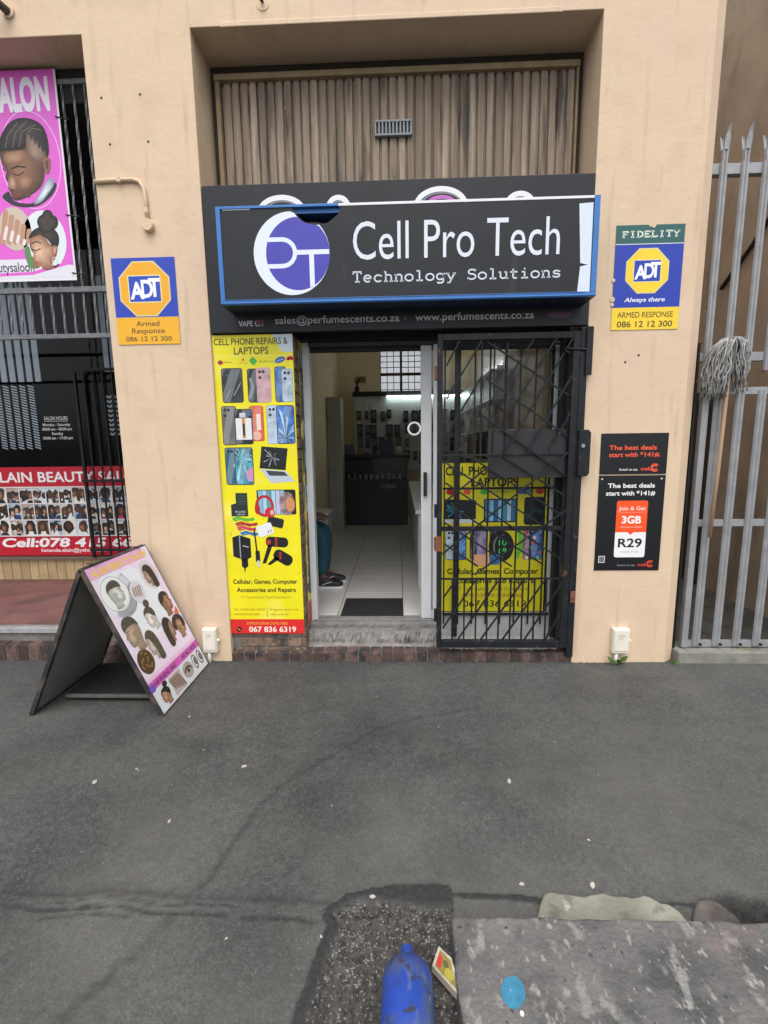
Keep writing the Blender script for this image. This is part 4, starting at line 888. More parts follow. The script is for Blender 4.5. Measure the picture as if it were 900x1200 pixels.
# face sheet with the torn bite
tf = [(SX0 + .02, SZ0 + .0225), (SX1 - .03, SZ0 + .0225), (SX1 - .03, SZ1 - .0145), (-.325, SZ1 - .0145)] + [(-.455 + .135 * math.cos(R(a)), SZ1 - .014 + (-.088 + .006 * math.sin(a * .9)) * math.sin(R(a))) for a in range(12, 172, 8)] + [(-.60, SZ1 - .0145), (SX0 + .02, SZ1 - .0145)]
MB().prism(tf, -.1985, -.196).build('face', m_board, lbx)
pr = Print(SX1 - SX0, SZ1 - SZ0, (SX0, -.1988, SZ1), (1, 0, 0), (0, 0, -1), (0, -1, 0))
cu, cv = -.612 - SX0, SZ1 - 2.59
WH, PU = '#dbe3f2', '#3f3aa8'
def not_bite(cu, cv, a, b, n=60):
    pts = []
    for x, y in arc(cu, cv, a, b, 0, 360, n)[:-1]:
        X_, Y_ = SX0 + x, y; dx = X_ + .455
        if abs(dx) < .14 and Y_ < .014 + .094 * math.sqrt(max(0, 1 - (dx / .14) ** 2)): Y_ = .016 + .094 * math.sqrt(max(0, 1 - (dx / .14) ** 2))
        pts.append((X_ - SX0, Y_))
    return pts
pr.poly(not_bite(cu, cv, .222, .226), WH, 1); pr.poly(not_bite(cu + .036, cv + .002, .186, .198), PU, 2)
pr.line([(cu - .15, cv - .078), (cu - .055, cv - .078)] + arc(cu - .055, cv - .006, .075, .072, -90, 90, 14) + [(cu - .15, cv + .066)], .024, WH, 3)
pr.line([(cu + .02, cv - .006), (cu + .218, cv - .006)], .026, WH, 4); pr.line([(cu + .115, cv - .006), (cu + .115, cv + .185)], .028, WH, 5)
pr.text('Cell Pro Tech', -.255 - SX0, SZ1 - 2.548, .215, '#d6dbe6', 1.175, align='l', bold=-.002)
strokes(pr, 'Technology Solutions', -.262 - SX0, .935 - SX0, SZ1 - 2.425, .056, '#ccd2de', .0085, 2)
pr.poly([(1.02 - SX0, .04), (1.098 - SX0, .036), (1.10 - SX0, .51), (1.03 - SX0, .508), (1.04 - SX0, .37), (1.085 - SX0, .362), (1.04 - SX0, .352)], '#d3dcea', 1)
for x in (.02, .38, .70): pr.poly([(x - SX0 - .006, .014), (x - SX0 + .006, .014), (x - SX0 + .003, .045), (x - SX0 - .002, .048)], '#0b0b0c', 2)
pr.rect(.04, .014, .20, .019, WH, 1)
pr.build('lettering', lbx)

# ------------------------------------------------------------------ yellow shop banner on the brick pillar
m_scr = mat('ink_screen_blue', (.04, .14, .42), .4, .9, 28); m_scr2 = mat('ink_screen_teal', (.05, .25, .34), .4, .9, 20); m_dk = mat('ink_dark_photo', (.03, .04, .045), .4, .8, 22); m_pinkp = mat('ink_pink_photo', (.55, .33, .36), .4, .3, 18)
m_gal = mat('ink_galaxy', (.30, .20, .22), .4, .8, 24); m_lt = mat('ink_light_photo', (.42, .52, .62), .4, .4, 20)
YE = mat('ink_yellow', lin('#e8dc1c'), .38, .09, 2.2, spots=[(lin('#f0e878'), 3, .55, .8, None), (lin('#b0a018'), 22, .70, .80, (1, 1, .5))])
SHEEN = bpy.data.materials.new('ink_sheen'); SHEEN.use_nodes = True; SHEEN.node_tree.nodes['Principled BSDF'].inputs['Alpha'].default_value = .17; SHEEN.node_tree.nodes['Principled BSDF'].inputs['Base Color'].default_value = (.75, .8, .85, 1)
def phone(pr, u0, v0, u1, v1, m, cams=True, l=2, rim='#23262b', rot=0, lens=3):
    pr.rrect(u0, v0, u1, v1, .016, rim, l, rot); pr.rrect(u0 + .004, v0 + .004, u1 - .004, v1 - .004, .013, m, l + 1, rot)
    w_, h_ = u1 - u0 - .010, v1 - v0 - .012; a_, b_ = u0 + .005, v0 + .006
    pr.poly([(a_ + w_ * .45, b_), (a_ + w_ * .95, b_), (a_ + w_ * .35, b_ + h_), (a_, b_ + h_), (a_, b_ + h_ * .75)], SHEEN, l + 1.5); pr.poly([(a_, b_ + h_ * .2), (a_ + w_ * .2, b_), (a_, b_)], SHEEN, l + 1.7)
    if cams:
        for i in range(lens): pr.ell(u0 + .024 + (i % 2) * .024, v0 + .026 + (i // 2) * .024 + (.012 if i == 2 else 0), .0095, .0095, '#14161a', l + 3, n=12); pr.ell(u0 + .024 + (i % 2) * .024, v0 + .026 + (i // 2) * .024 + (.012 if i == 2 else 0), .004, .004, '#3c4658', l + 4, n=8)
def logos(pr, v, W):
    pr.ell(.045, v + .004, .018, .014, '#a8182c', 2); pr.text('iPhone', .068, v + .008, .012, '#6b6420', .05, align='l')
    pr.poly([(.195, v - .022), (.207, v - .006), (.183, v - .006)], '#c8502c', 2); pr.rect(.165, v + .008, .225, v + .011, '#c8902c', 2)
    pr.rrect(.238, v - .022, .282, v + .018, .012, '#3fae3a', 2, 45); pr.text('Android', .30, v + .008, .016, '#5a9a3c', .09, align='l')
    pr.ell(.435, v - .006, .036, .018, '#2c5cae', 2, -18); pr.text('SAMSUNG', .435, v - .0, .009, '#dfe6f2', .052, rot=-18)
    for a in range(-80, 81, 22): pr.ell(.503 + .018 * math.sin(R(a)), v - .004 - .016 * math.cos(R(a)), .005, .013, '#d8342c', 2, a, 10)
def burst(pr, cu, cv, r, l, m='#bfe4f6', seed=1, bx=None):
    rr = random.Random(seed)
    for k in range(20):
        a = rr.uniform(0, 360); q = rr.uniform(.3, 1) * r; f = 1.
        pts = [(q * math.cos(R(a)), q * math.sin(R(a))), (q * .9 * math.cos(R(a + 4)), q * .9 * math.sin(R(a + 4)))]
        if bx:
            for x, y in pts:
                if x > 0: f = min(f, (bx[2] - cu) / x)
                if x < 0: f = min(f, (bx[0] - cu) / x)
                if y > 0: f = min(f, (bx[3] - cv) / y)
                if y < 0: f = min(f, (bx[1] - cv) / y)
        pr.poly([(cu, cv)] + [(cu + x * f, cv + y * f) for x, y in pts], m, l + k * .04)
BW, BH = .522, 2.02
pr = Print(BW, BH, (-1.200, .022, 2.198), (1, 0, 0), (0, 0, -1), (0, -1, 0))
pr.rect(0, 0, BW, BH, YE, 0); pr.poly([(.39, 0), (BW, 0), (BW, .11), (.45, .11)], '#c9d4dc', 1)
pr.text('CELL PHONE REPAIRS &', BW / 2 - .01, .06, .042, '#4c441a', .48, bold=.012); pr.text('LAPTOPS', BW / 2 - .01, .12, .046, '#4c441a', .225, bold=.012)
pr.rect(0, .128, BW, .131, '#f2ec8c', 1); logos(pr, .165, BW)
phone(pr, .045, .205, .185, .425, m_dk, True); pr.line([(.07, .40), (.10, .34), (.12, .38), (.17, .30)], .006, '#9aa39a', 5)
phone(pr, .215, .21, .30, .425, m_dk, False); phone(pr, .275, .205, .37, .425, m_pinkp, True, 5, '#c9a3ab'); pr.line([(.225, .40), (.25, .33), (.235, .27)], .014, '#8f9a98', 4)
phone(pr, .395, .20, .47, .425, m_scr, False); phone(pr, .44, .215, .515, .425, m_lt, True, 5, '#86a4b8')
phone(pr, .03, .445, .13, .70, mat('ink_graphite', (.16, .145, .13), .35, .3, 9), True, 2); phone(pr, .215, .445, .31, .675, '#d4643c', False, 3, '#c9352c'); pr.rect(.262, .50, .29, .605, '#e8d8d0', 6)
pr.ell(.26, .64, .03, .03, '#e0b0a0', 5)
phone(pr, .115, .465, .235, .695, '#20242a', False, 5); pr.rrect(.122, .525, .228, .665, .004, '#dcdfe2', 8); pr.rect(.165, .525, .185, .655, '#c98a3c', 9); pr.rect(.168, .56, .182, .64, '#20242a', 10)
pr.rect(.15, .49, .19, .52, '#c8ccd0', 9); pr.rect(.20, .47, .23, .51, '#4a6a8a', 9)
phone(pr, .33, .445, .43, .695, m_lt, True, 2, '#7f9cb4'); phone(pr, .395, .445, .515, .695, m_scr, False, 5); burst(pr, .455, .655, .20, 8, '#b4d8ee', 3, (.402, .452, .508, .688))
phone(pr, .035, .715, .13, .965, mat('ink_petrol', (.03, .13, .19), .35, .2, 9), True, 2, lens=2); phone(pr, .10, .715, .225, .965, m_scr2, False, 5); burst(pr, .15, .79, .17, 8, '#a0d8e4', 5, (.107, .722, .218, .958)); pr.poly([(.17, .88), (.22, .84), (.22, .95), (.18, .93)], '#c88ab4', 9)
pr.ell(.098, .835, .009, .011, '#9ac0cc', 4)
pr.poly([(.285, .71), (.46, .725), (.44, .87), (.265, .855)], '#15181b', 2); pr.poly([(.265, .86), (.44, .875), (.50, .945), (.34, .955)], '#b8c2cc', 2); pr.poly([(.305, .87), (.43, .88), (.455, .908), (.33, .905)], '#3a4048', 3)
burst(pr, .355, .785, .08, 3, '#aab2b8', 7, (.29, .73, .44, .85))
pr.poly([(.055, 1.10), (.055, 1.18), (.17, 1.18), (.17, 1.02), (.09, 1.02), (.09, 1.09)], '#24302f', 2)
for k in range(4): pr.rect(.105, 1.04 + k * .018, .16, 1.043 + k * .018, '#5a6a68', 3)
pr.text('IP-LINK', .12, 1.155, .014, '#cfd4d2', .07); pr.text('XBOX', .12, 1.172, .010, '#cfd4d2', .06)
pr.rrect(.235, 1.0, .50, 1.17, .012, '#15171b', 2)
for k in range(6): pr.rect(.245 + k * .03, 1.005, .272 + k * .03, 1.168, ('#7fb4cc', '#a8c8dc', '#5f9a9a', '#9ad0dc', '#c0b8dc', '#86b4c8')[k], 3)
pr.ell(.44, 1.095, .055, .08, m_gal, 4); pr.ell(.46, 1.10, .03, .05, '#c98a5a', 5)
pr.ring(.285, 1.11, .055, .065, .018, '#b5202a', 6); pr.ell(.235, 1.13, .018, .035, '#b5202a', 7); pr.ell(.32, 1.155, .035, .035, '#c42a34', 7); pr.ell(.335, 1.155, .014, .018, '#d8a4a8', 8)
for v, c, a in ((1.20, '#58b43a', 0), (1.235, '#a8283c', .02), (1.265, '#c8385c', .03), (1.30, '#2c6cb4', .05)):
    pr.line([(.06 + a, v), (.10 + a, v - .012), (.15 + a, v + .008), (.21 + a, v - .004)], .018, c, 3); pr.line([(.07 + a, v + .012), (.14 + a, v - .006), (.20 + a, v + .010)], .008, c, 4)
pr.rrect(.225, 1.235, .335, 1.315, .012, '#dfe2e4', 5, -18); pr.rect(.30, 1.28, .306, 1.30, '#6a6c70', 6); pr.rect(.318, 1.272, .324, 1.292, '#6a6c70', 6)
pr.rrect(.30, 1.19, .41, 1.255, .014, '#1c2226', 4, 14)
pr.poly([(.05, 1.325), (.10, 1.31), (.175, 1.335), (.175, 1.465), (.13, 1.49), (.05, 1.46)], '#16181c', 3); pr.line([(.10, 1.315), (.10, 1.475)], .008, '#8a929a', 4); pr.line([(.12, 1.385), (.16, 1.395)], .006, '#b4bac0', 4)
pr.poly([(.105, 1.48), (.15, 1.48), (.15, 1.53), (.13, 1.545), (.128, 1.57), (.122, 1.57), (.12, 1.545), (.105, 1.53)], '#16181c', 3)
pr.line([(.205, 1.27), (.215, 1.42)], .010, '#1a1c20', 6); pr.rrect(.205, 1.42, .235, 1.50, .008, '#1a1c20', 4); pr.rect(.214, 1.49, .230, 1.535, '#c4c8cc', 5)
pr.rrect(.28, 1.325, .435, 1.395, .03, '#191a1d', 3, 4); pr.rect(.345, 1.33, .36, 1.392, '#a82c28', 5); pr.ell(.30, 1.36, .016, .018, '#b43a30', 5)
pr.poly([(.295, 1.38), (.325, 1.385), (.275, 1.51), (.25, 1.51)], '#191a1d', 3)
pr.rrect(.325, 1.43, .465, 1.51, .035, '#191a1d', 3, 32); pr.rect(.37, 1.43, .385, 1.48, '#a82c28', 5); pr.poly([(.345, 1.46), (.37, 1.48), (.30, 1.525), (.285, 1.515)], '#191a1d', 3)
pr.text('Cellular, Games, Computer', BW / 2, 1.655, .032, '#33301a', .45, bold=.022); pr.text('Accessories and Repairs', BW / 2 + .005, 1.715, .032, '#33301a', .415, bold=.022)
pr.text('77 Voortrekker Road Goodwood', BW / 2, 1.762, .020, '#a89a1e', .35)
for v in (1.85, 1.885): pr.text(('CELL PHONE AND LAPTOP', 'REPAIRS DONE HERE')[v > 1.86], .03, v, .015, '#a06a22', (.22, .18)[v > 1.86], align='l')
for v in (1.85, 1.885): pr.text(('Bring your device in &', 'collect same day')[v > 1.86], .285, v, .015, '#9a7a28', (.20, .13)[v > 1.86], align='l')
pr.rect(.262, 1.83, .266, 1.895, '#8a7a24', 2)
pr.rect(0, 1.915, BW, BH, '#d92b28', 1); pr.text('EXPRESS REPAIR DONE HERE', BW / 2, 1.955, .020, '#eca04a', .29, bold=.015)
pr.text('067 836 6319', BW / 2 + .035, 2.008, .040, '#eee6dc', .335, bold=.02); pr.ell(.058, 1.99, .019, .019, '#1c1814', 2); pr.line([(.048, 1.98), (.056, 1.992), (.068, 1.998)], .006, '#d8b43c', 3)
tag(pr.build('banner', None, .003), 'tall yellow phone repair banner with phones and cables on the brick pillar', 'banner')
# torn second banner on the side of the pillar
pr = Print(.175, 2.0, (-.6695, .150, 2.185), (0, 1, 0), (0, 0, -1), (1, 0, 0))
pr.rect(0, 0, .175, 2.0, YE, 0)
random.seed(12)
for k in range(15):
    v = .05 + k * .115; m_ = random.choice([m_dk, m_dk, '#2c2c2c', '#8c8f94', m_lt, '#7a5a8a' if k < 3 else m_dk]); pr.poly([(.03 + random.uniform(0, .04), v), (.15, v + random.uniform(-.02, .02)), (.165, v + random.uniform(.07, .12)), (.09, v + .13), (.02 + random.uniform(0, .03), v + .09)], m_, 2)
for v, a in ((.0, .05), (.16, .045), (.34, .055), (.62, .03), (.70, .05), (.95, .03), (1.2, .025)): pr.poly([(0, v), (a, v + .03), (a * .7, v + .1), (a * .9, v + .18), (0, v + .21)], m_pb, 3)
pr.line([(.12, .1), (.10, .5), (.05, .7), (.08, 1.1)], .02, '#2a2a2c', 4); pr.rect(0, 1.83, .175, 2.0, '#c92f34', 2); pr.poly([(.03, 1.86), (.15, 1.84), (.15, 1.96), (.03, 1.98)], '#a8242c', 3)
pr.poly([(.06, 1.18), (.14, 1.17), (.15, 1.24), (.07, 1.26)], '#a8283c', 4)
tag(pr.build('banner', None, .002), 'torn yellow banner on the side of the brick pillar facing the doorway', 'banner')
# poster inside the side window
VW, VH = .745, 1.09
pr = Print(VW, VH, (.300, .230, 1.352), (1, 0, 0), (0, 0, -1), (0, -1, 0))
pr.rect(0, 0, VW, VH, '#cbc21c', 0)
pr.text('CELL PHONE REPAIRS &', VW / 2, .085, .062, '#17170f', .69, bold=.025); pr.text('LAPTOPS', VW / 2, .165, .062, '#17170f', .33, bold=.025)
for k, (u, c) in enumerate(((.06, '#a8182c'), (.18, '#c8502c'), (.30, '#3fae3a'), (.58, '#2c5cae'), (.69, '#d8342c'))): pr.ell(u, .205, .028 if k != 3 else .05, .020, c, 2)
pr.text('Android', .34, .212, .02, '#4a8a3c', .12, align='l'); pr.text('SAMSUNG', .58, .21, .011, '#e2e8f2', .075)
pr.poly([(.02, .255), (.245, .265), (.245, .40), (.02, .40)], '#0e1418', 2); burst(pr, .10, .34, .09, 3, '#4ab4e0', 9, (.03, .27, .24, .395)); pr.rect(.02, .402, .25, .43, '#b4bcc4', 2)
pr.rrect(.30, .255, .535, .425, .01, '#14202a', 2)
for k in range(7): pr.rect(.31 + k * .031, .265, .338 + k * .031, .415, ('#3c78a8', '#7ab4d0', '#2c5c94', '#86c0d4', '#3c88a0', '#a4c4dc', '#2c6c8c')[k], 3)
pr.rrect(.585, .245, .73, .445, .02, '#0e1a1c', 2); pr.line([(.60, .40), (.66, .33), (.72, .36)], .03, '#1c3a40', 3)
phone(pr, .03, .475, .10, .70, m_lt, True); phone(pr, .085, .475, .18, .70, m_scr, False, 5); burst(pr, .13, .62, .10, 8, '#9ad0ee', 11, (.092, .482, .173, .692))
phone(pr, .205, .485, .275, .70, '#2b1f2e', True, 2); phone(pr, .25, .48, .325, .70, mat('ink_violet', (.2, .15, .3), .4, .8, 20), False, 5)
phone(pr, .345, .475, .43, .69, '#242a2c', True, 2); pr.ring(.43, .60, .075, .10, .03, '#14161a', 6); pr.ell(.44, .60, .055, .08, '#10181a', 7); pr.text('10', .44, .595, .045, '#4cd85a', .055, 8); pr.text('09', .44, .655, .045, '#4cd85a', .055, 8)
pr.rrect(.235, .66, .345, .745, .01, '#d8a07a', 9); pr.rrect(.35, .66, .42, .735, .01, '#2c6c9c', 9); pr.line([(.53, .50), (.56, .49), (.57, .60), (.54, .69)], .03, '#5cb83c', 5)
phone(pr, .585, .475, .655, .70, mat('ink_speckle', (.3, .15, .2), .4, 1., 60), True, 3); phone(pr, .64, .475, .725, .70, m_scr, False, 5); 
for k in range(9): pr.ell(.60 + .013 * k, .50 + .037 * ((k * 5) % 6), .011, .014, ('#c85a6a', '#e0d4c4', '#5a7ac8', '#7cc86a')[k % 4], 9, n=10)
pr.text('Cellular, Games, Computer', VW / 2, .805, .042, '#17170f', .66, bold=.025); pr.text('Accessories and Repairs', VW / 2, .875, .042, '#17170f', .60, bold=.025)
pr.text('77 Voortrekker Road Goodwood', VW / 2, .93, .028, '#6e6a1e', .52); pr.text('EXPRESS REPAIR DONE HERE', VW / 2, .98, .026, '#a8642c', .44, bold=.01)
pr.text('067 836 6319', VW / 2 + .02, 1.055, .05, '#17170f', .46, bold=.01); pr.ell(.10, 1.035, .024, .026, '#17170f', 2)
tag(pr.build('window_poster', None, .002), 'square yellow phone repair poster on the window behind the black gate', 'poster')

# ------------------------------------------------------------------ black security gate
gt = thing('security_gate', 'black steel security gate with crossed diagonal bars in front of the shop window', 'gate')
GY = -.02
b = MB(); b.box(.246, .279, GY - .016, GY + .016, .10, 2.165); b.box(1.084, 1.127, GY - .016, GY + .016, .10, 2.165); b.box(.2792, 1.0838, GY - .016, GY + .016, 2.125, 2.165); b.box(.2792, 1.0838, GY - .018, GY + .018, .10, .150)
b.build('frame', m_gate, gt, .003)
GATE = [(0.384,2.125,0.303,1.975),(0.529,2.134,0.304,1.770),(0.528,1.913,0.299,1.534),(0.498,1.663,0.381,1.433),(0.851,2.140,0.678,1.867),(0.991,2.144,0.684,1.647),(1.113,2.135,0.676,1.415),(1.118,1.903,0.823,1.420),(1.122,1.679,0.969,1.432),(0.529,2.134,1.144,1.775),(0.553,1.894,1.130,1.522),(0.538,1.662,1.122,1.269),(0.674,1.402,1.111,1.137),(0.449,1.411,1.118,1.002),(0.306,1.363,1.119,0.853),(0.301,1.235,1.109,0.708),(0.308,1.099,0.958,0.679),(0.292,0.974,0.749,0.669),(0.293,0.829,0.522,0.670),(0.297,1.111,0.663,1.408),(0.282,0.759,1.130,1.424),(0.500,0.616,1.127,1.047),(0.292,0.455,0.369,0.569),(0.288,0.235,0.507,0.575),(0.395,0.161,0.655,0.568),(0.548,0.155,0.821,0.568),(0.694,0.152,0.963,0.567),(0.843,0.152,1.099,0.561),(0.990,0.162,1.108,0.354)]
for x0, z0, x1, z1 in GATE:
    dy = -.007 if (z1 - z0) * (x1 - x0) > 0 else .006
    p, q = (max(.278, min(1.086, x0)), GY + dy, z0), (max(.278, min(1.086, x1)), GY + dy, z1)
    MB().beam(p, q, .011, .011).build('diagonal_bar', m_gate, gt, .0015)
for z, t in ((1.413, .012), (.925, .03), (.58, .012)): MB().box(.2794, 1.0836, GY + .013, GY + .013 + min(t, .02), z - t / 2, z + t / 2).build('rail', m_gate, gt, .0015)
for x in (.355, .436, .516, .593, .671, .750, .83, .91, .99): MB().box(x - .005, x + .005, GY + .014, GY + .024, .1502, .574).build('upright_bar', m_gate, gt)
for x in (.529, .607, .686): MB().box(x - .005, x + .005, GY + .014, GY + .024, 1.42, 2.1248).build('upright_bar', m_gate, gt)
MB().box(.579, 1.0835, GY + .026, GY + .030, 1.26, 1.573).build('lock_plate', mat('plate_grey', (.020, .0205, .023), .4, .25, 8, spots=[((.045, .043, .041), 7, .6, .75, None)]), gt, .002)
for z in (.33, .83, 1.05, 1.93):
    b = MB(); b.box(.2285, .2455, GY - .012, GY + .012, z - .045, z + .045); b.build('hinge', m_rust if z in (.83, 1.93) else m_gate, gt, .004)
MB().box(.235, .275, GY - .024, GY - .0165, .78, .88).build('rust_patch', m_rust, gt, .002)
MB().tube([(1.06, GY - .02, 2.035), (1.03, GY - .02, 2.05), (1.04, GY - .02, 2.065), (1.07, GY - .02, 2.06), (1.16, GY - .02, 2.055)], .006, 8).build('latch_loop', m_gate, gt)
# gate jamb fixed to the wall
gj = thing('gate_jamb', 'black steel gate post with lock box fixed to the right reveal', 'gate post')
MB().box(1.130, 1.176, -.03, .03, .03, 2.19).build('post', m_gate, gj, .003)
lp = MB(); lp.prism([(1.14, 1.27), (1.20, 1.27), (1.215, 1.29), (1.215, 1.545), (1.20, 1.565), (1.14, 1.565)], -.05, -.0305); lp.build('lock_box', m_gate, gj, .004)
MB().lathe([(.012, -.004), (.012, .004)], (1.165, -.055, 1.465), 'y', 12).build('bolt', m_galv, gj)
b = MB(); b.box(1.16, 1.20, -.045, -.0305, 1.90, 2.19); b.build('hinge', m_gate, gj, .003)
b = MB(); b.box(1.14, 1.172, -.038, -.0305, .42, .50); b.build('rust_patch', m_rust, gj, .003)
# burglar bars fixed over the side window, behind the gate
wbz = thing('burglar_bars', 'thin black burglar bars over the side window behind the gate', 'bars')
for x in (.31, .41, .51, .61, .71, .81, .91, 1.0): MB().box(x - .005, x + .005, .135, .145, .20, 2.14).build('bar', m_dark, wbz)
for z in (.27, 1.18, 2.13): MB().box(.30, 1.06, .146, .156, z - .008, z + .008).build('rail', m_dark, wbz)
MB().box(.373, .402, .10, .13, .12, 2.15).build('post', m_gate, wbz, .003)
b = MB(); b.box(1.062, 1.095, .10, .14, .12, 2.15); b.build('post', m_gate, wbz, .003)

# ------------------------------------------------------------------ palisade gate and fence top on the right
m_gate2 = m_galv
def pale(parent, x, z0, z1, y, tips=True, wd=.052):
    k = wd / .052; pf = [(-.026 * k, .0), (-.018 * k, -.011), (-.007 * k, -.011), (0, -.004), (.007 * k, -.011), (.018 * k, -.011), (.026 * k, .0)]
    b = MB(); vs = []; fs = []; n = len(pf); zs = [z0, z1 - .22, z1 - .20, z1 - .14] if tips else [z0, z1]
    sc_ = [1, 1, .75, 1.0] if tips else [1, 1]
    for z, s_ in zip(zs, sc_):
        for (px, py) in pf: vs.append((x + px * s_, y + py, z))
    for i in range(len(zs) - 1):
        for j in range(n - 1): fs.append((i * n + j, i * n + j + 1, (i + 1) * n + j + 1, (i + 1) * n + j))
    b.add(vs, fs)
    if tips:
        zt = z1 - .14
        b.add([(x - .015, y - .011, zt - .002), (x + .015, y - .011, zt - .002), (x + .018, y - .012, zt + .06), (x + .010, y - .020, zt + .11), (x + .004, y - .038, z1), (x - .008, y - .022, zt + .11), (x - .016, y - .012, zt + .05)], [(0, 1, 2, 3, 4, 5, 6)])
        for s_ in (-1, 1): b.add([(x + s_ * .026, y, zt - .002), (x + s_ * .012, y - .009, zt - .002), (x + s_ * .016, y - .004, zt + .05), (x + s_ * .031, y + .012, zt + .085), (x + s_ * .028, y + .004, zt + .03)], [(0, 1, 2, 3, 4)])
    o = b.build('pale', m_galv, parent); md = o.modifiers.new('s', 'SOLIDIFY'); md.thickness = .003; return o
pg = thing('palisade_gate', 'grey galvanised palisade gate closing the alley beside the shop', 'gate')
for x in (2.043, 2.178, 2.313, 2.448, 2.583, 2.718, 2.853): pale(pg, x, .085, 1.80, .045, False, .056)
MB().box(1.942, 1.982, .035, .075, .07, 1.82).build('stile', m_galv, pg, .003); MB().box(2.90, 2.94, .035, .075, .07, 1.82).build('stile', m_galv, pg, .003)
for z, h in ((.07, .045), (.92, .045), (1.775, .045)): MB().box(1.9825, 2.8995, .048, .075, z, z + h).build('rail', m_galv, pg, .002)
for x in (2.043, 2.178, 2.313, 2.448, 2.583):
    for z in (.085,): MB().lathe([(.009, -.012), (.009, 0)], (x + .02, .034, z + .012), 'y', 8).build('bolt', m_dark, pg)
pfn = thing('palisade_fence', 'grey spiked palisade fence panel above the alley gate', 'fence')
for x in (1.983, 2.110, 2.237, 2.364, 2.491, 2.618, 2.745, 2.872): pale(pfn, x, 1.93, 3.36, .10, True, .048)
MB().box(1.895, 2.94, .104, .144, 1.99, 2.045).build('rail', m_galv, pfn, .002); MB().box(1.895, 2.94, .104, .150, 3.09, 3.15).build('rail', m_galv, pfn, .002)
MB().box(1.897, 1.909, .05, .09, .0, 2.1).build('post', m_dark, pfn, .003)  # black strip standing for the dark gap beside the pillar, no real upright
# alley
ak = MB(); ak.box(1.895, 3.0, -.02, .16, -.08, .062); struct(ak.build('alley_kerb', mat('mossy_concrete', (.22, .215, .19), .92, .3, 8, .4, 50, spots=[((.13, .15, .07), 5, .55, .72, None)]), None, .008))
af = MB(); af.box(1.895, 3.0, .1605, 9, -.06, .04); struct(af.build('alley_floor', mat('alley_dirt', (.065, .06, .055), .95, .4, 6, .6, 30), None))
nw = thing('neighbour_wall', 'stained brown plaster wall on the far side of the alley', 'wall')
m_nw = mat('brown_plaster', (.46, .375, .29), .9, .22, 1.6, .25, 30, spots=[((.24, .19, .14), 2.2, .56, .74, (1, 1, .4)), ((.05, .045, .04), 14, .68, .76, None)])
MB().box(3.0, 3.3, -.0, 9, -.05, 5.8).build('wall', m_nw, nw, .006)
MB().box(2.985, 2.999, 1.45, 2.5, .04, 1.95).build('door', mat('dark_brown_door', (.06, .045, .035), .7, .3, 5), nw)
MB().tube([(2.975, .60, 3.62), (2.975, 1.2, 3.1), (2.975, 1.55, 2.86)], .018, 8).build('pipe', m_black, nw)
ew = MB(); ew.box(1.895, 2.999, 3.4, 3.6, -.05, 4.5); tag(ew.build('alley_end_wall', m_nw), 'dim brown wall closing the far end of the alley', 'wall')
st_ = MB(); st_.tube([(2.62, .45, .45), (2.68, .52, .82)], .018, 8)
tag(st_.build('pipe_offcut', m_white), 'short grey plastic pipe offcut leaning in the alley behind the gate', 'pipe')
rb2 = MB(); random.seed(33)
for k in range(14):
    c = (2.2 + random.uniform(-.2, .5), 1.25 + random.uniform(-.3, .4), .04); r_ = random.uniform(.03, .09)
    rb2.lathe([(0, 0), (r_, 0), (r_ * random.uniform(.6, 1), r_ * .7), (0, r_ * random.uniform(.8, 1.2))], c, n=7)
ob = rb2.build('rubbish_heap', mat('dark_rubbish', (.035, .033, .03), .9, .6, 20)); tag(ob, 'low heap of dark rubbish at the back of the alley', 'rubbish')

# ------------------------------------------------------------------ string mop hooked on the gate
mp = thing('mop', 'grey string mop hung head up on the palisade gate', 'mop')
MB().tube([(2.063, .005, 2.06), (2.050, -.012, 1.7), (2.040, -.016, 1.3), (2.026, -.018, .86)], .0125, 10).build('handle', mat('worn_wood', (.42, .27, .17), .65, .25, 12, stretch=(1, 1, .1)), mp, smooth=True)
b = MB(); random.seed(77)
for k in range(260):
    t = random.random(); side = -1 if random.random() < .66 else 1
    L_ = random.uniform(.20, .34) if side < 0 else random.uniform(.12, .30); ox = side * random.uniform(.0, .115 if side < 0 else .085); oy = random.uniform(-.055, .05)
    c0 = Vector((2.065, .0, 2.075)); pts = []
    for i in range(8):
        q = i / 7; a = min(1, q * 2.2)
        pts.append(c0 + Vector((ox * (math.sin(a * PI / 2)) + random.uniform(-.004, .004) + (-.03 * q if side < 0 else .01 * q), oy * math.sin(a * PI / 2) - .02 * math.sin(a * PI), .04 * math.sin(min(1, q * 2.6) * PI) * (1 - abs(ox) * 2) - L_ * max(0, q - .16) / .84)) + Vector((.012 * math.sin(q * 9 + k), .008 * math.cos(q * 7 + k * 2), 0)))
    b.tube(pts, random.uniform(.0028, .0048), 4)
b.build('mop_head', mat('mop_string', (.30, .295, .285), .95, .4, 30, .4, 120, island=.45), mp, smooth=True)
MB().lathe([(.0, -.03), (.022, -.025), (.026, 0), (.02, .03), (0, .035)], (2.066, -.03, 2.065), n=10).build('ferrule', m_black, mp, smooth=True)

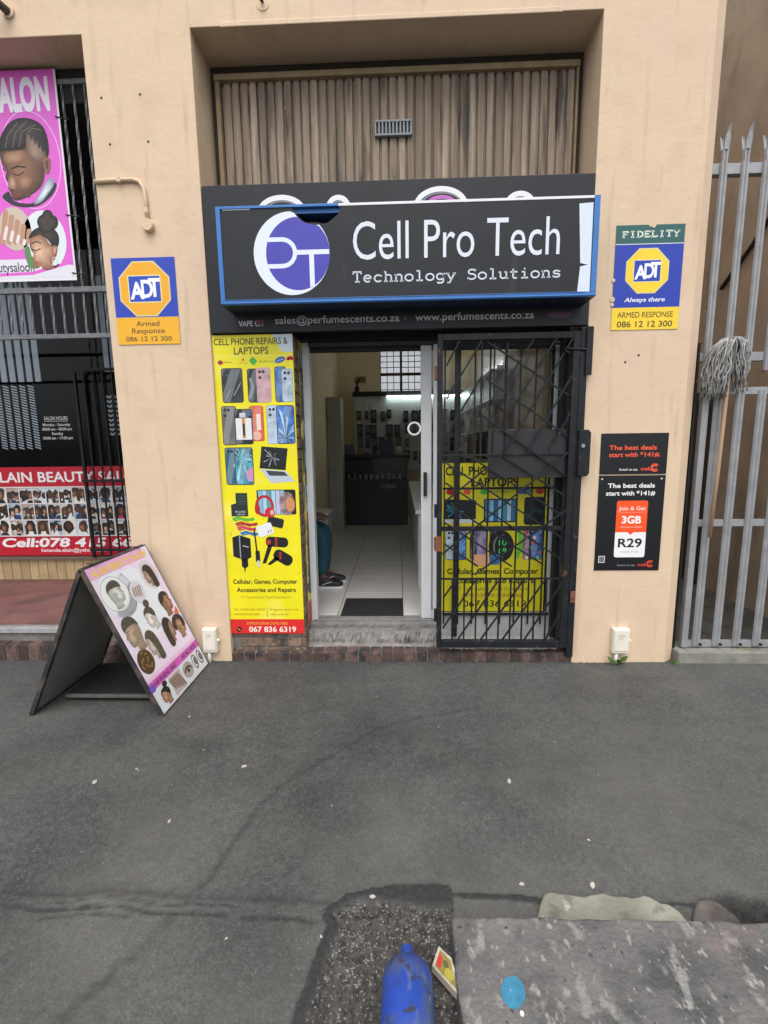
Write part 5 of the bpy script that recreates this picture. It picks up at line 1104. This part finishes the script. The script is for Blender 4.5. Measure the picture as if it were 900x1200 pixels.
# ------------------------------------------------------------------ sandwich board
ab = thing('sandwich_board', 'black framed sandwich board with a lilac hairstyle poster on the pavement', 'sandwich board')
m_abf = mat('board_frame', (.024, .024, .025), .6, .3, 14, .1, 60, spots=[((.10, .075, .058), 9, .48, .66, None)])
RZ, RX, Y0, Y1 = .845, -1.735, -.675, -.05
def leaf(xb, inner_mat, s):
    top = Vector((RX + .012 * s, 0, RZ)); bot = Vector((xb, 0, -.018)); d = (bot - top); L_ = d.length; d.normalize(); n_ = Vector((-d.z, 0, d.x)) * s
    if n_.x * s < 0: n_ = -n_
    return top, d, L_, n_
top, d, L_, n_ = leaf(-1.345, None, 1)
def slab_box(y0, y1, t0, t1, a0, a1, top, d, n_):
    vs = []
    for y in (y0, y1):
        for t in (t0, t1):
            for a in (a0, a1): q = top + d * t + n_ * a; vs.append((q.x, y, q.z))
    return vs, [(0, 1, 3, 2), (4, 6, 7, 5), (0, 4, 5, 1), (2, 3, 7, 6), (0, 2, 6, 4), (1, 5, 7, 3)]
for xb, s, nm in ((-1.345, 1, 'front_panel'), (-2.135, -1, 'rear_panel')):
    top, d, L_, n_ = leaf(xb, None, s); b = MB()
    b.add(*slab_box(Y0 + .024, Y1 - .024, .02, L_ - .02, -.016, -.006, top, d, n_), 1)
    for a in ((Y0, Y0 + .024, 0, L_), (Y1 - .024, Y1, 0, L_), (Y0 + .0242, Y1 - .0242, 0, .024), (Y0 + .0242, Y1 - .0242, L_ - .024, L_)): b.add(*slab_box(*a, -.024, .0, top, d, n_), 0)
    pn = b.build(nm, [m_abf, mat('board_inside', (.19, .20, .195), .5, .25, 3)], ab, .002)
    if s == 1:
        pl = MB(); pp = Print(Y1 - Y0 - .02, L_ - .02, tuple(top + d * .010 + n_ * .001 + Vector((0, Y0 + .010, 0))), (0, 1, 0), tuple(d), tuple(n_)); BWd, BHt = pp.W, pp.H
pr = pp; Wd, Ht = BWd, BHt
m_lil = mat('ink_lilac', lin('#e0d4ea'), .4, .06, 4)
pr.rect(0, 0, Wd, Ht, m_lil, 0); pr.ell(Wd * .5, Ht * .34, Wd * .40, Ht * .24, '#dde4ee', 1); pr.ell(Wd * .25, Ht * .22, Wd * .24, Ht * .16, '#d9e2ea', 1)
pr.rect(0, 0, Wd * .9, Ht * .075, '#d9a4d4', 2); pr.text('ALAIN BEAUTY SALON', Wd * .49, Ht * .065, .042, '#e6c24c', Wd * .90, 4, bold=.04)
def oval(cu, cv, a, b, bgc): pr.ring(cu, cv, a * 1.05, b * 1.05, .005, '#f0eef4', 3); pr.ring(cu, cv, a * 1.1, b * 1.1, .003, '#8a8690', 3); pr.ell(cu, cv, a, b, bgc, 2)
oval(Wd * .21, Ht * .21, Wd * .17, Ht * .105, '#dfe6e8'); head(pr, Wd * .22, Ht * .22, .14, .155, '#c2c6c4', m_hairg, True, 0, 4, 3)
oval(Wd * .51, Ht * .265, Wd * .10, Ht * .07, '#cfcdd6')
for k in range(4): pr.rrect(Wd * (.44 + .035 * k), Ht * .225, Wd * (.465 + .035 * k), Ht * (.29 + .006 * k), .006, '#9a8a84', 4, 18)
oval(Wd * .82, Ht * .20, Wd * .13, Ht * .095, '#c8c2c6'); head(pr, Wd * .80, Ht * .21, .11, .14, '#a08878', m_hair, False, 0, 4, 1)
head(pr, Wd * .85, Ht * .44, .13, .16, '#9a7258', m_hair, True, 0, 4, 0); pr.poly([(Wd * .88, Ht * .53), (Wd * .97, Ht * .49), (Wd * .97, Ht * .56)], '#d8683c', 6)
head(pr, Wd * .50, Ht * .47, .12, .15, '#d6d2d0', m_hairg, False, -10, 4, 2)
head(pr, Wd * .16, Ht * .49, .15, .20, '#a89484', m_hairg, False, 0, 4, 3)
head(pr, Wd * .33, Ht * .62, .11, .17, '#b4aca6', m_hairg, False, 0, 4, 1)
pr.ell(Wd * .13, Ht * .67, Wd * .115, Ht * .082, m_curl, 4); 
for k in range(26): a = R(k * 37); q = .3 + .68 * ((k * 7) % 10) / 10; pr.ell(Wd * (.13 + .095 * q * math.cos(a)), Ht * (.67 + .07 * q * math.sin(a)), .008, .007, '#8a6a4c', 6, n=8)
head(pr, Wd * .68, Ht * .61, .11, .16, '#96786a', m_hair, True, 0, 4, 1); head(pr, Wd * .88, Ht * .64, .11, .14, '#a88468', m_curl, True, 0, 4, 4)
pr.rect(0, Ht * .79, Wd, Ht * .845, '#c65ab4', 2); pr.rect(Wd * .0, Ht * .765, Wd, Ht * .785, '#e2bcdc', 2); pr.text('HAIR BRAIDING  NAILS', Wd * .28, Ht * .832, .026, '#33203c', Wd * .42, bold=.02); pr.text('AND MUCH MORE', Wd * .78, Ht * .832, .026, '#33203c', Wd * .32, bold=.02); pr.ell(Wd * .03, Ht * .83, .03, .022, '#6a4fb4', 4)
pr.rect(0, Ht * .85, Wd, Ht * .995, '#cfd6dc', 2)
head(pr, Wd * .15, Ht * .93, .10, .10, '#a8846a', m_hair, False, 0, 4, 2)
pr.rect(Wd * .28, Ht * .855, Wd * .50, Ht * .985, '#b4aca8', 3)
for k in range(5): pr.rrect(Wd * (.29 + .04 * k), Ht * .865, Wd * (.32 + .04 * k), Ht * (.95 + .008 * k), .007, '#7e6a60', 4, -20)
pr.ell(Wd * .63, Ht * .915, Wd * .10, Ht * .055, '#a49a94', 3); pr.line(arc(Wd * .63, Ht * .93, Wd * .07, Ht * .035, 190, 350, 12), .012, '#2a2628', 4); pr.ell(Wd * .63, Ht * .92, .014, .014, '#2a2628', 5)
for k in range(2): pr.ell(Wd * (.80 + .12 * k), Ht * .91, Wd * .05, Ht * .055, '#6a6462', 3); pr.line(arc(Wd * (.80 + .12 * k), Ht * .91, Wd * .03, Ht * .035, 60, 300, 10), .012, '#d6d4d4', 4)
pr.build('poster_sheet', ab)
b = MB(); b.beam((RX - .03, Y0 + .1, RZ + .004), (RX + .03, Y0 + .1, RZ + .004), .012, .004, ref=(0, 0, 1)); b.beam((RX - .03, Y1 - .1, RZ + .004), (RX + .03, Y1 - .1, RZ + .004), .012, .004, ref=(0, 0, 1)); b.build('hinge', m_abf, ab)
b = MB(); b.box(-2.02, -1.40, -.52, -.14, .015, .032); b.box(-2.02, -1.40, -.535, -.521, .010, .030, 1); b.build('base_tray', [m_black, mat('worn_edge', (.10, .09, .08), .7, .3, 20)], ab, .003)

# ------------------------------------------------------------------ wall fittings
for x0, z0, side, lab in ((-1.385, .062, 1, 'cream cable box low on the left pillar beside the sandwich board'), (1.437, .062, 1, 'cream cable box low on the right pillar above a small weed')):
    u = thing('cable_box', lab, 'cable box', 'cable boxes at the foot of the pillars'); w0 = .10 if x0 < 0 else .11
    MB().box(x0, x0 + w0, -.044, -.002, z0, z0 + .175).build('body', m_cream, u, .006)
    MB().box(x0 + .006, x0 + w0 - .006, -.050, -.0442, z0 + .02, z0 + .168).build('lid', m_cream, u, .003)
    MB().lathe([(.012, 0), (.012, .012), (.008, .016)], (x0 + w0, -.022, z0 + .085), 'x', 10).build('knob', m_cream, u)
    MB().tube([(x0 + .035, -.022, z0 + .002), (x0 + .035, -.022, -.03)], .013, 10).build('conduit', m_cream, u, smooth=True)
    b = MB(); b.box(x0 + .03, x0 + w0 - .035, -.0515, -.0502, z0 + .125, z0 + .14); b.box(x0 + .03, x0 + w0 - .045, -.0515, -.0502, z0 + .108, z0 + .115); b.build('embossing', mat('cream_shade', (.6, .56, .47), .5), u)
cd = thing('wall_conduit', 'painted conduit bending down to a round junction box on the left pillar', 'conduit')
MB().tube([(-1.848, -.012, 3.104), (-1.70, -.013, 3.108), (-1.61, -.013, 3.108), (-1.57, -.013, 3.095), (-1.548, -.013, 3.06), (-1.540, -.013, 3.0), (-1.538, -.013, 2.87)], .0115, 10).build('tube', m_wall, cd, smooth=True)
MB().lathe([(.032, -.034), (.035, -.03), (.035, -.0)], (-1.536, 0, 2.845), 'y', 20).build('box', m_wall, cd)
for x, z in ((-1.695, 3.108), (-1.54, 2.93)): MB().box(x - .012, x + .012, -.026, -.0, z - .016, z + .016).build('clip', m_wall, cd, .003)
sp = thing('pipe_stub', 'short dark pipe stub sticking out above the salon entrance', 'pipe')
MB().tube([(-2.27, -.0, 4.03), (-2.275, -.05, 4.025), (-2.30, -.09, 4.035), (-2.36, -.12, 4.06)], .022, 10).build('tube', mat('stub_brown', (.07, .055, .045), .8, .4, 20), sp, smooth=True)
MB().lathe([(.036, -.012), (.036, 0)], (-2.27, 0, 4.03), 'y', 16).build('flange', m_wall, sp)
er = thing('wall_eyelet', 'small painted wall eyelet above the shop recess', 'wall fitting')
MB().lathe([(.036, -.004), (.036, 0)], (-.765, 0, 4.012), 'y', 14).build('plate', m_wall, er)
MB().tube([(-.765, -.003, 4.02), (-.765, -.03, 4.02), (-.765, -.036, 4.0)], .008, 8).build('hook', mat('stub_brown', (.07, .055, .045), .8), er)

# ------------------------------------------------------------------ foreground
m_slab = mat('worn_slab', (.112, .110, .108), .88, .35, 7, .7, 70, spots=[((.155, .152, .147), 5, .46, .62, None), ((.070, .070, .070), 9, .55, .68, None), ((.22, .215, .205), 15, .60, .68, (1.2, .8, 1)), ((.27, .265, .25), 36, .61, .68, (1.3, .8, 1)), ((.36, .35, .335), 64, .68, .74, (1.2, .7, 1)), ((.045, .045, .045), 44, .64, .72, None), ((.19, .14, .125), 3.4, .66, .78, None)])
cs_ = thing('concrete_slab', 'worn grey concrete slab with pale scuffs at the bottom right', 'slab')
b = MB(); rr = random.Random(6); top_ = [];
out = [(.150, -3.3)] + [(.146 + rr.uniform(-.004, .004), -3.2 + i * .05) for i in range(1, 28)] + [(.150, -1.805)] + [(.17 + i * .05, -1.797 + rr.uniform(-.005, .004)) for i in range(40)] + [(2.2, -3.3)]
b.prism(out, -.06, .045, 'z'); b.build('slab_body', m_slab, cs_, .010, seg=3)
pm_ = Print(1, 1, (0, 0, .0462), (1, 0, 0), (0, 1, 0), (0, 0, 1)); rr = random.Random(2)
pm_.poly([(.292 + .031 * (1 + rr.uniform(-.06, .06)) * math.cos(R(a)) + .006 * math.sin(R(a)), -1.997 + .037 * (1 + rr.uniform(-.06, .06)) * math.sin(R(a))) for a in range(0, 360, 10)], mat('paint_spot_blue', (.035, .20, .33), .7, .25, 60, spots=[((.30, .42, .48), 40, .62, .72, None)]), 0)
pm_.build('paint_mark', cs_)
b = MB(); b.lathe([(0, 0), (.006, 0), (.005, .004), (0, .005)], (.303, -2.045, .046), n=8); tag(b.build('pebble', m_white), 'tiny white pebble beside the blue paint spot on the slab', 'pebble')
def rock(name, out, z0, z1, m, lab, cat, bev=.01):
    b = MB(); b.prism(out, z0, z1, 'z'); return tag(b.build(name, m, None, bev), lab, cat)
m_pale = mat('pale_stone', (.28, .28, .23), .92, .25, 9, .6, 50, spots=[((.20, .205, .165), 3.0, .46, .60, None), ((.13, .13, .11), 14, .56, .68, None), ((.42, .42, .38), 20, .64, .74, None)])
rr = random.Random(14); kx = np.linspace(.43, .885, 22)
def ky(x): return -1.687 + .006 * math.sin(x * 40) + rr.uniform(-.004, .004) - (.045 if x > .865 else .025 if x > .84 else .012 if x > .80 else 0) - (.06 if x < .44 else .025 if x < .465 else 0)
rock('kerb_stone', [(.41, -1.80)] + [(float(x), ky(x)) for x in kx] + [(.90, -1.80)], -.06, .004, m_pale, 'broken pale kerb stone with mossy stains just behind the slab', 'kerb stone', .006)
rock('broken_brick', [(.905, -1.79), (.92, -1.745), (.945, -1.715), (.97, -1.69), (1.0, -1.684), (1.035, -1.69), (1.045, -1.71), (1.06, -1.735), (1.065, -1.79)], -.08, -.004, mat('brown_block', (.10, .088, .08), .92, .45, 14, .6, 60), 'broken brown block beside the dark hole behind the slab', 'brick')

m_bot = mat('scuffed_blue', (.014, .055, .34), .5, .25, 7, .08, 60, spots=[((.05, .075, .17), 9, .44, .60, None), ((.10, .13, .24), 17, .54, .66, (1.5, .7, 1)), ((.03, .035, .05), 26, .58, .68, None), ((.34, .38, .46), 34, .70, .76, (2, .6, 1))])
bt = thing('blue_bottle', 'scuffed blue plastic bottle lying on the rough patch beside the slab', 'bottle')
pr_ = [(0, -.006), (.016, -.005), (.0165, -.014), (.020, -.018)] + [(.020 + .049 * math.sin(R(a)), -.018 - .056 * (1 - math.cos(R(a)))) for a in range(15, 91, 15)] + [(.069, -.15), (.069, -.30), (.066, -.306), (.066, -.314), (.069, -.32), (.069, -.52), (.06, -.545), (.0, -.55)]
MB().lathe([(r, h) for r, h in pr_], (.010, -1.915, .047), 'y', 36).build('body', m_bot, bt, smooth=True)
MB().lathe([(0, .022), (.012, .021), (.0175, .017), (.0175, -.0045), (.0, -.0046)], (.010, -1.915, .047), 'y', 20).build('cap', mat('cap_blue', (.015, .05, .26), .5, .3, 20), bt, .001)
cp = thing('crushed_packet', 'crushed card packet with red and yellow print against the slab edge', 'packet')
pr = Print(.06, .12, (.083, -1.915, .012), (1, .35, .55), (.55, -1, -.02), (-.35, .05, 1))
pr.poly([(0, 0), (.042, -.028), (.056, .018), (.028, .115)], mat('ink_card', (.42, .39, .31), .7, .35, 60), 0); pr.poly([(.006, .008), (.040, -.018), (.050, .018), (.027, .085)], '#8a7a3a', 1); pr.poly([(.010, .004), (.036, -.014), (.034, .006), (.014, .02)], '#b4342c', 2); pr.ell(.028, .045, .011, .016, '#a89a40', 3); pr.ell(.034, .02, .007, .010, '#5a5a2a', 3)
o = pr.build('print_face', cp); md = o.modifiers.new('s', 'SOLIDIFY'); md.thickness = .0012
b = MB(); q = [pr.P(u, v, 0) for u, v in ((0, 0), (.042, -.028), (.056, .018), (.028, .115))]; dn = Vector((0, 0, -.022)); 
b.add(q + [a + dn for a in q], [(0, 1, 5, 4), (1, 2, 6, 5), (3, 0, 4, 7)]); o = b.build('card_side', pm('#b9b2a0'), cp); o.modifiers.new('s', 'SOLIDIFY').thickness = .001

random.seed(41)
def gz(x, y):
    i = min(range(len(xs)), key=lambda k: abs(xs[k] - x)); j = min(range(len(ys)), key=lambda k: abs(ys[k] - y)); return float(Z[i, j])
for (x, y, s_) in ((-1.406, -1.182, 1.5), (-1.263, -1.091, .8), (-1.25, -1.10, .6), (-.752, -1.071, 1.2), (-.953, -1.393, .9), (.484, -1.151, 1.6), (-2.143, -.623, 1.), (.413, -1.636, 1.1), (.653, -1.634, 1.3), (-.102, -1.69, 1.), (-.256, -1.82, .7), (-1.2, -.671, .9), (.715, -1.451, .6), (.779, -.868, .5), (-.55, -1.83, .6), (-1.0, -.95, .4), (.2, -.75, .4), (-.3, -1.3, .4), (1.3, -.5, .5), (.9, -1.1, .4), (-1.7, -1.4, .5), (-.15, -.45, .4)):
    b = MB(); n = 7; pts = [(s_ * .0085 * random.uniform(.5, 1.2) * math.cos(2 * PI * k / n) * 1.3, s_ * .007 * random.uniform(.5, 1.2) * math.sin(2 * PI * k / n)) for k in range(n)]
    b.prism(pts, 0, .003 * s_, 'z'); o = b.build('litter_scrap', random.choice([mat('gum_grey', (.42, .41, .39), .8, .2, 30), mat('paper_scrap', (.5, .47, .40), .8, .2, 20)]), None, .001)
    o.location = (x, y, gz(x, y) + .001); o.rotation_euler = (random.uniform(-.1, .1), random.uniform(-.1, .1), random.uniform(0, 6)); tag(o, 'small pale litter scrap lying on the dark pavement', 'litter', 'pale scraps on the pavement')
def weed(x, y, z, s_, lab, n=9, seed=0):
    t = thing('weed', lab, 'plant'); rr = random.Random(seed); b = MB(); c = MB()
    for k in range(n):
        a = rr.uniform(0, 6.28); L_ = s_ * rr.uniform(.5, 1.1); tip = Vector((math.cos(a) * L_ * .7, -abs(math.sin(a)) * L_ * .5, L_ * rr.uniform(.35, 1)))
        c.tube([(x, y, z), Vector((x, y, z)) + tip * .6], .0016, 5)
        o_ = Vector((x, y, z)) + tip * .5; dr = tip.normalized(); sd = dr.cross(Vector((0, -1, .4))).normalized() * L_ * .22
        b.add([o_, o_ + dr * L_ * .3 + sd, o_ + dr * L_ * .8, o_ + dr * L_ * .3 - sd], [(0, 1, 2), (0, 2, 3)])
    b.build('leaf', mat('weed_leaf', (.08, .16, .035), .55, .35, 40), t); c.build('stem', mat('weed_stem', (.10, .14, .05), .6), t)
weed(1.475, -.035, -.02, .075, 'small green weed at the foot of the right cable box', 12, 1)
weed(1.86, -.03, -.02, .035, 'tiny weed at the corner of the right pillar', 12, 2)
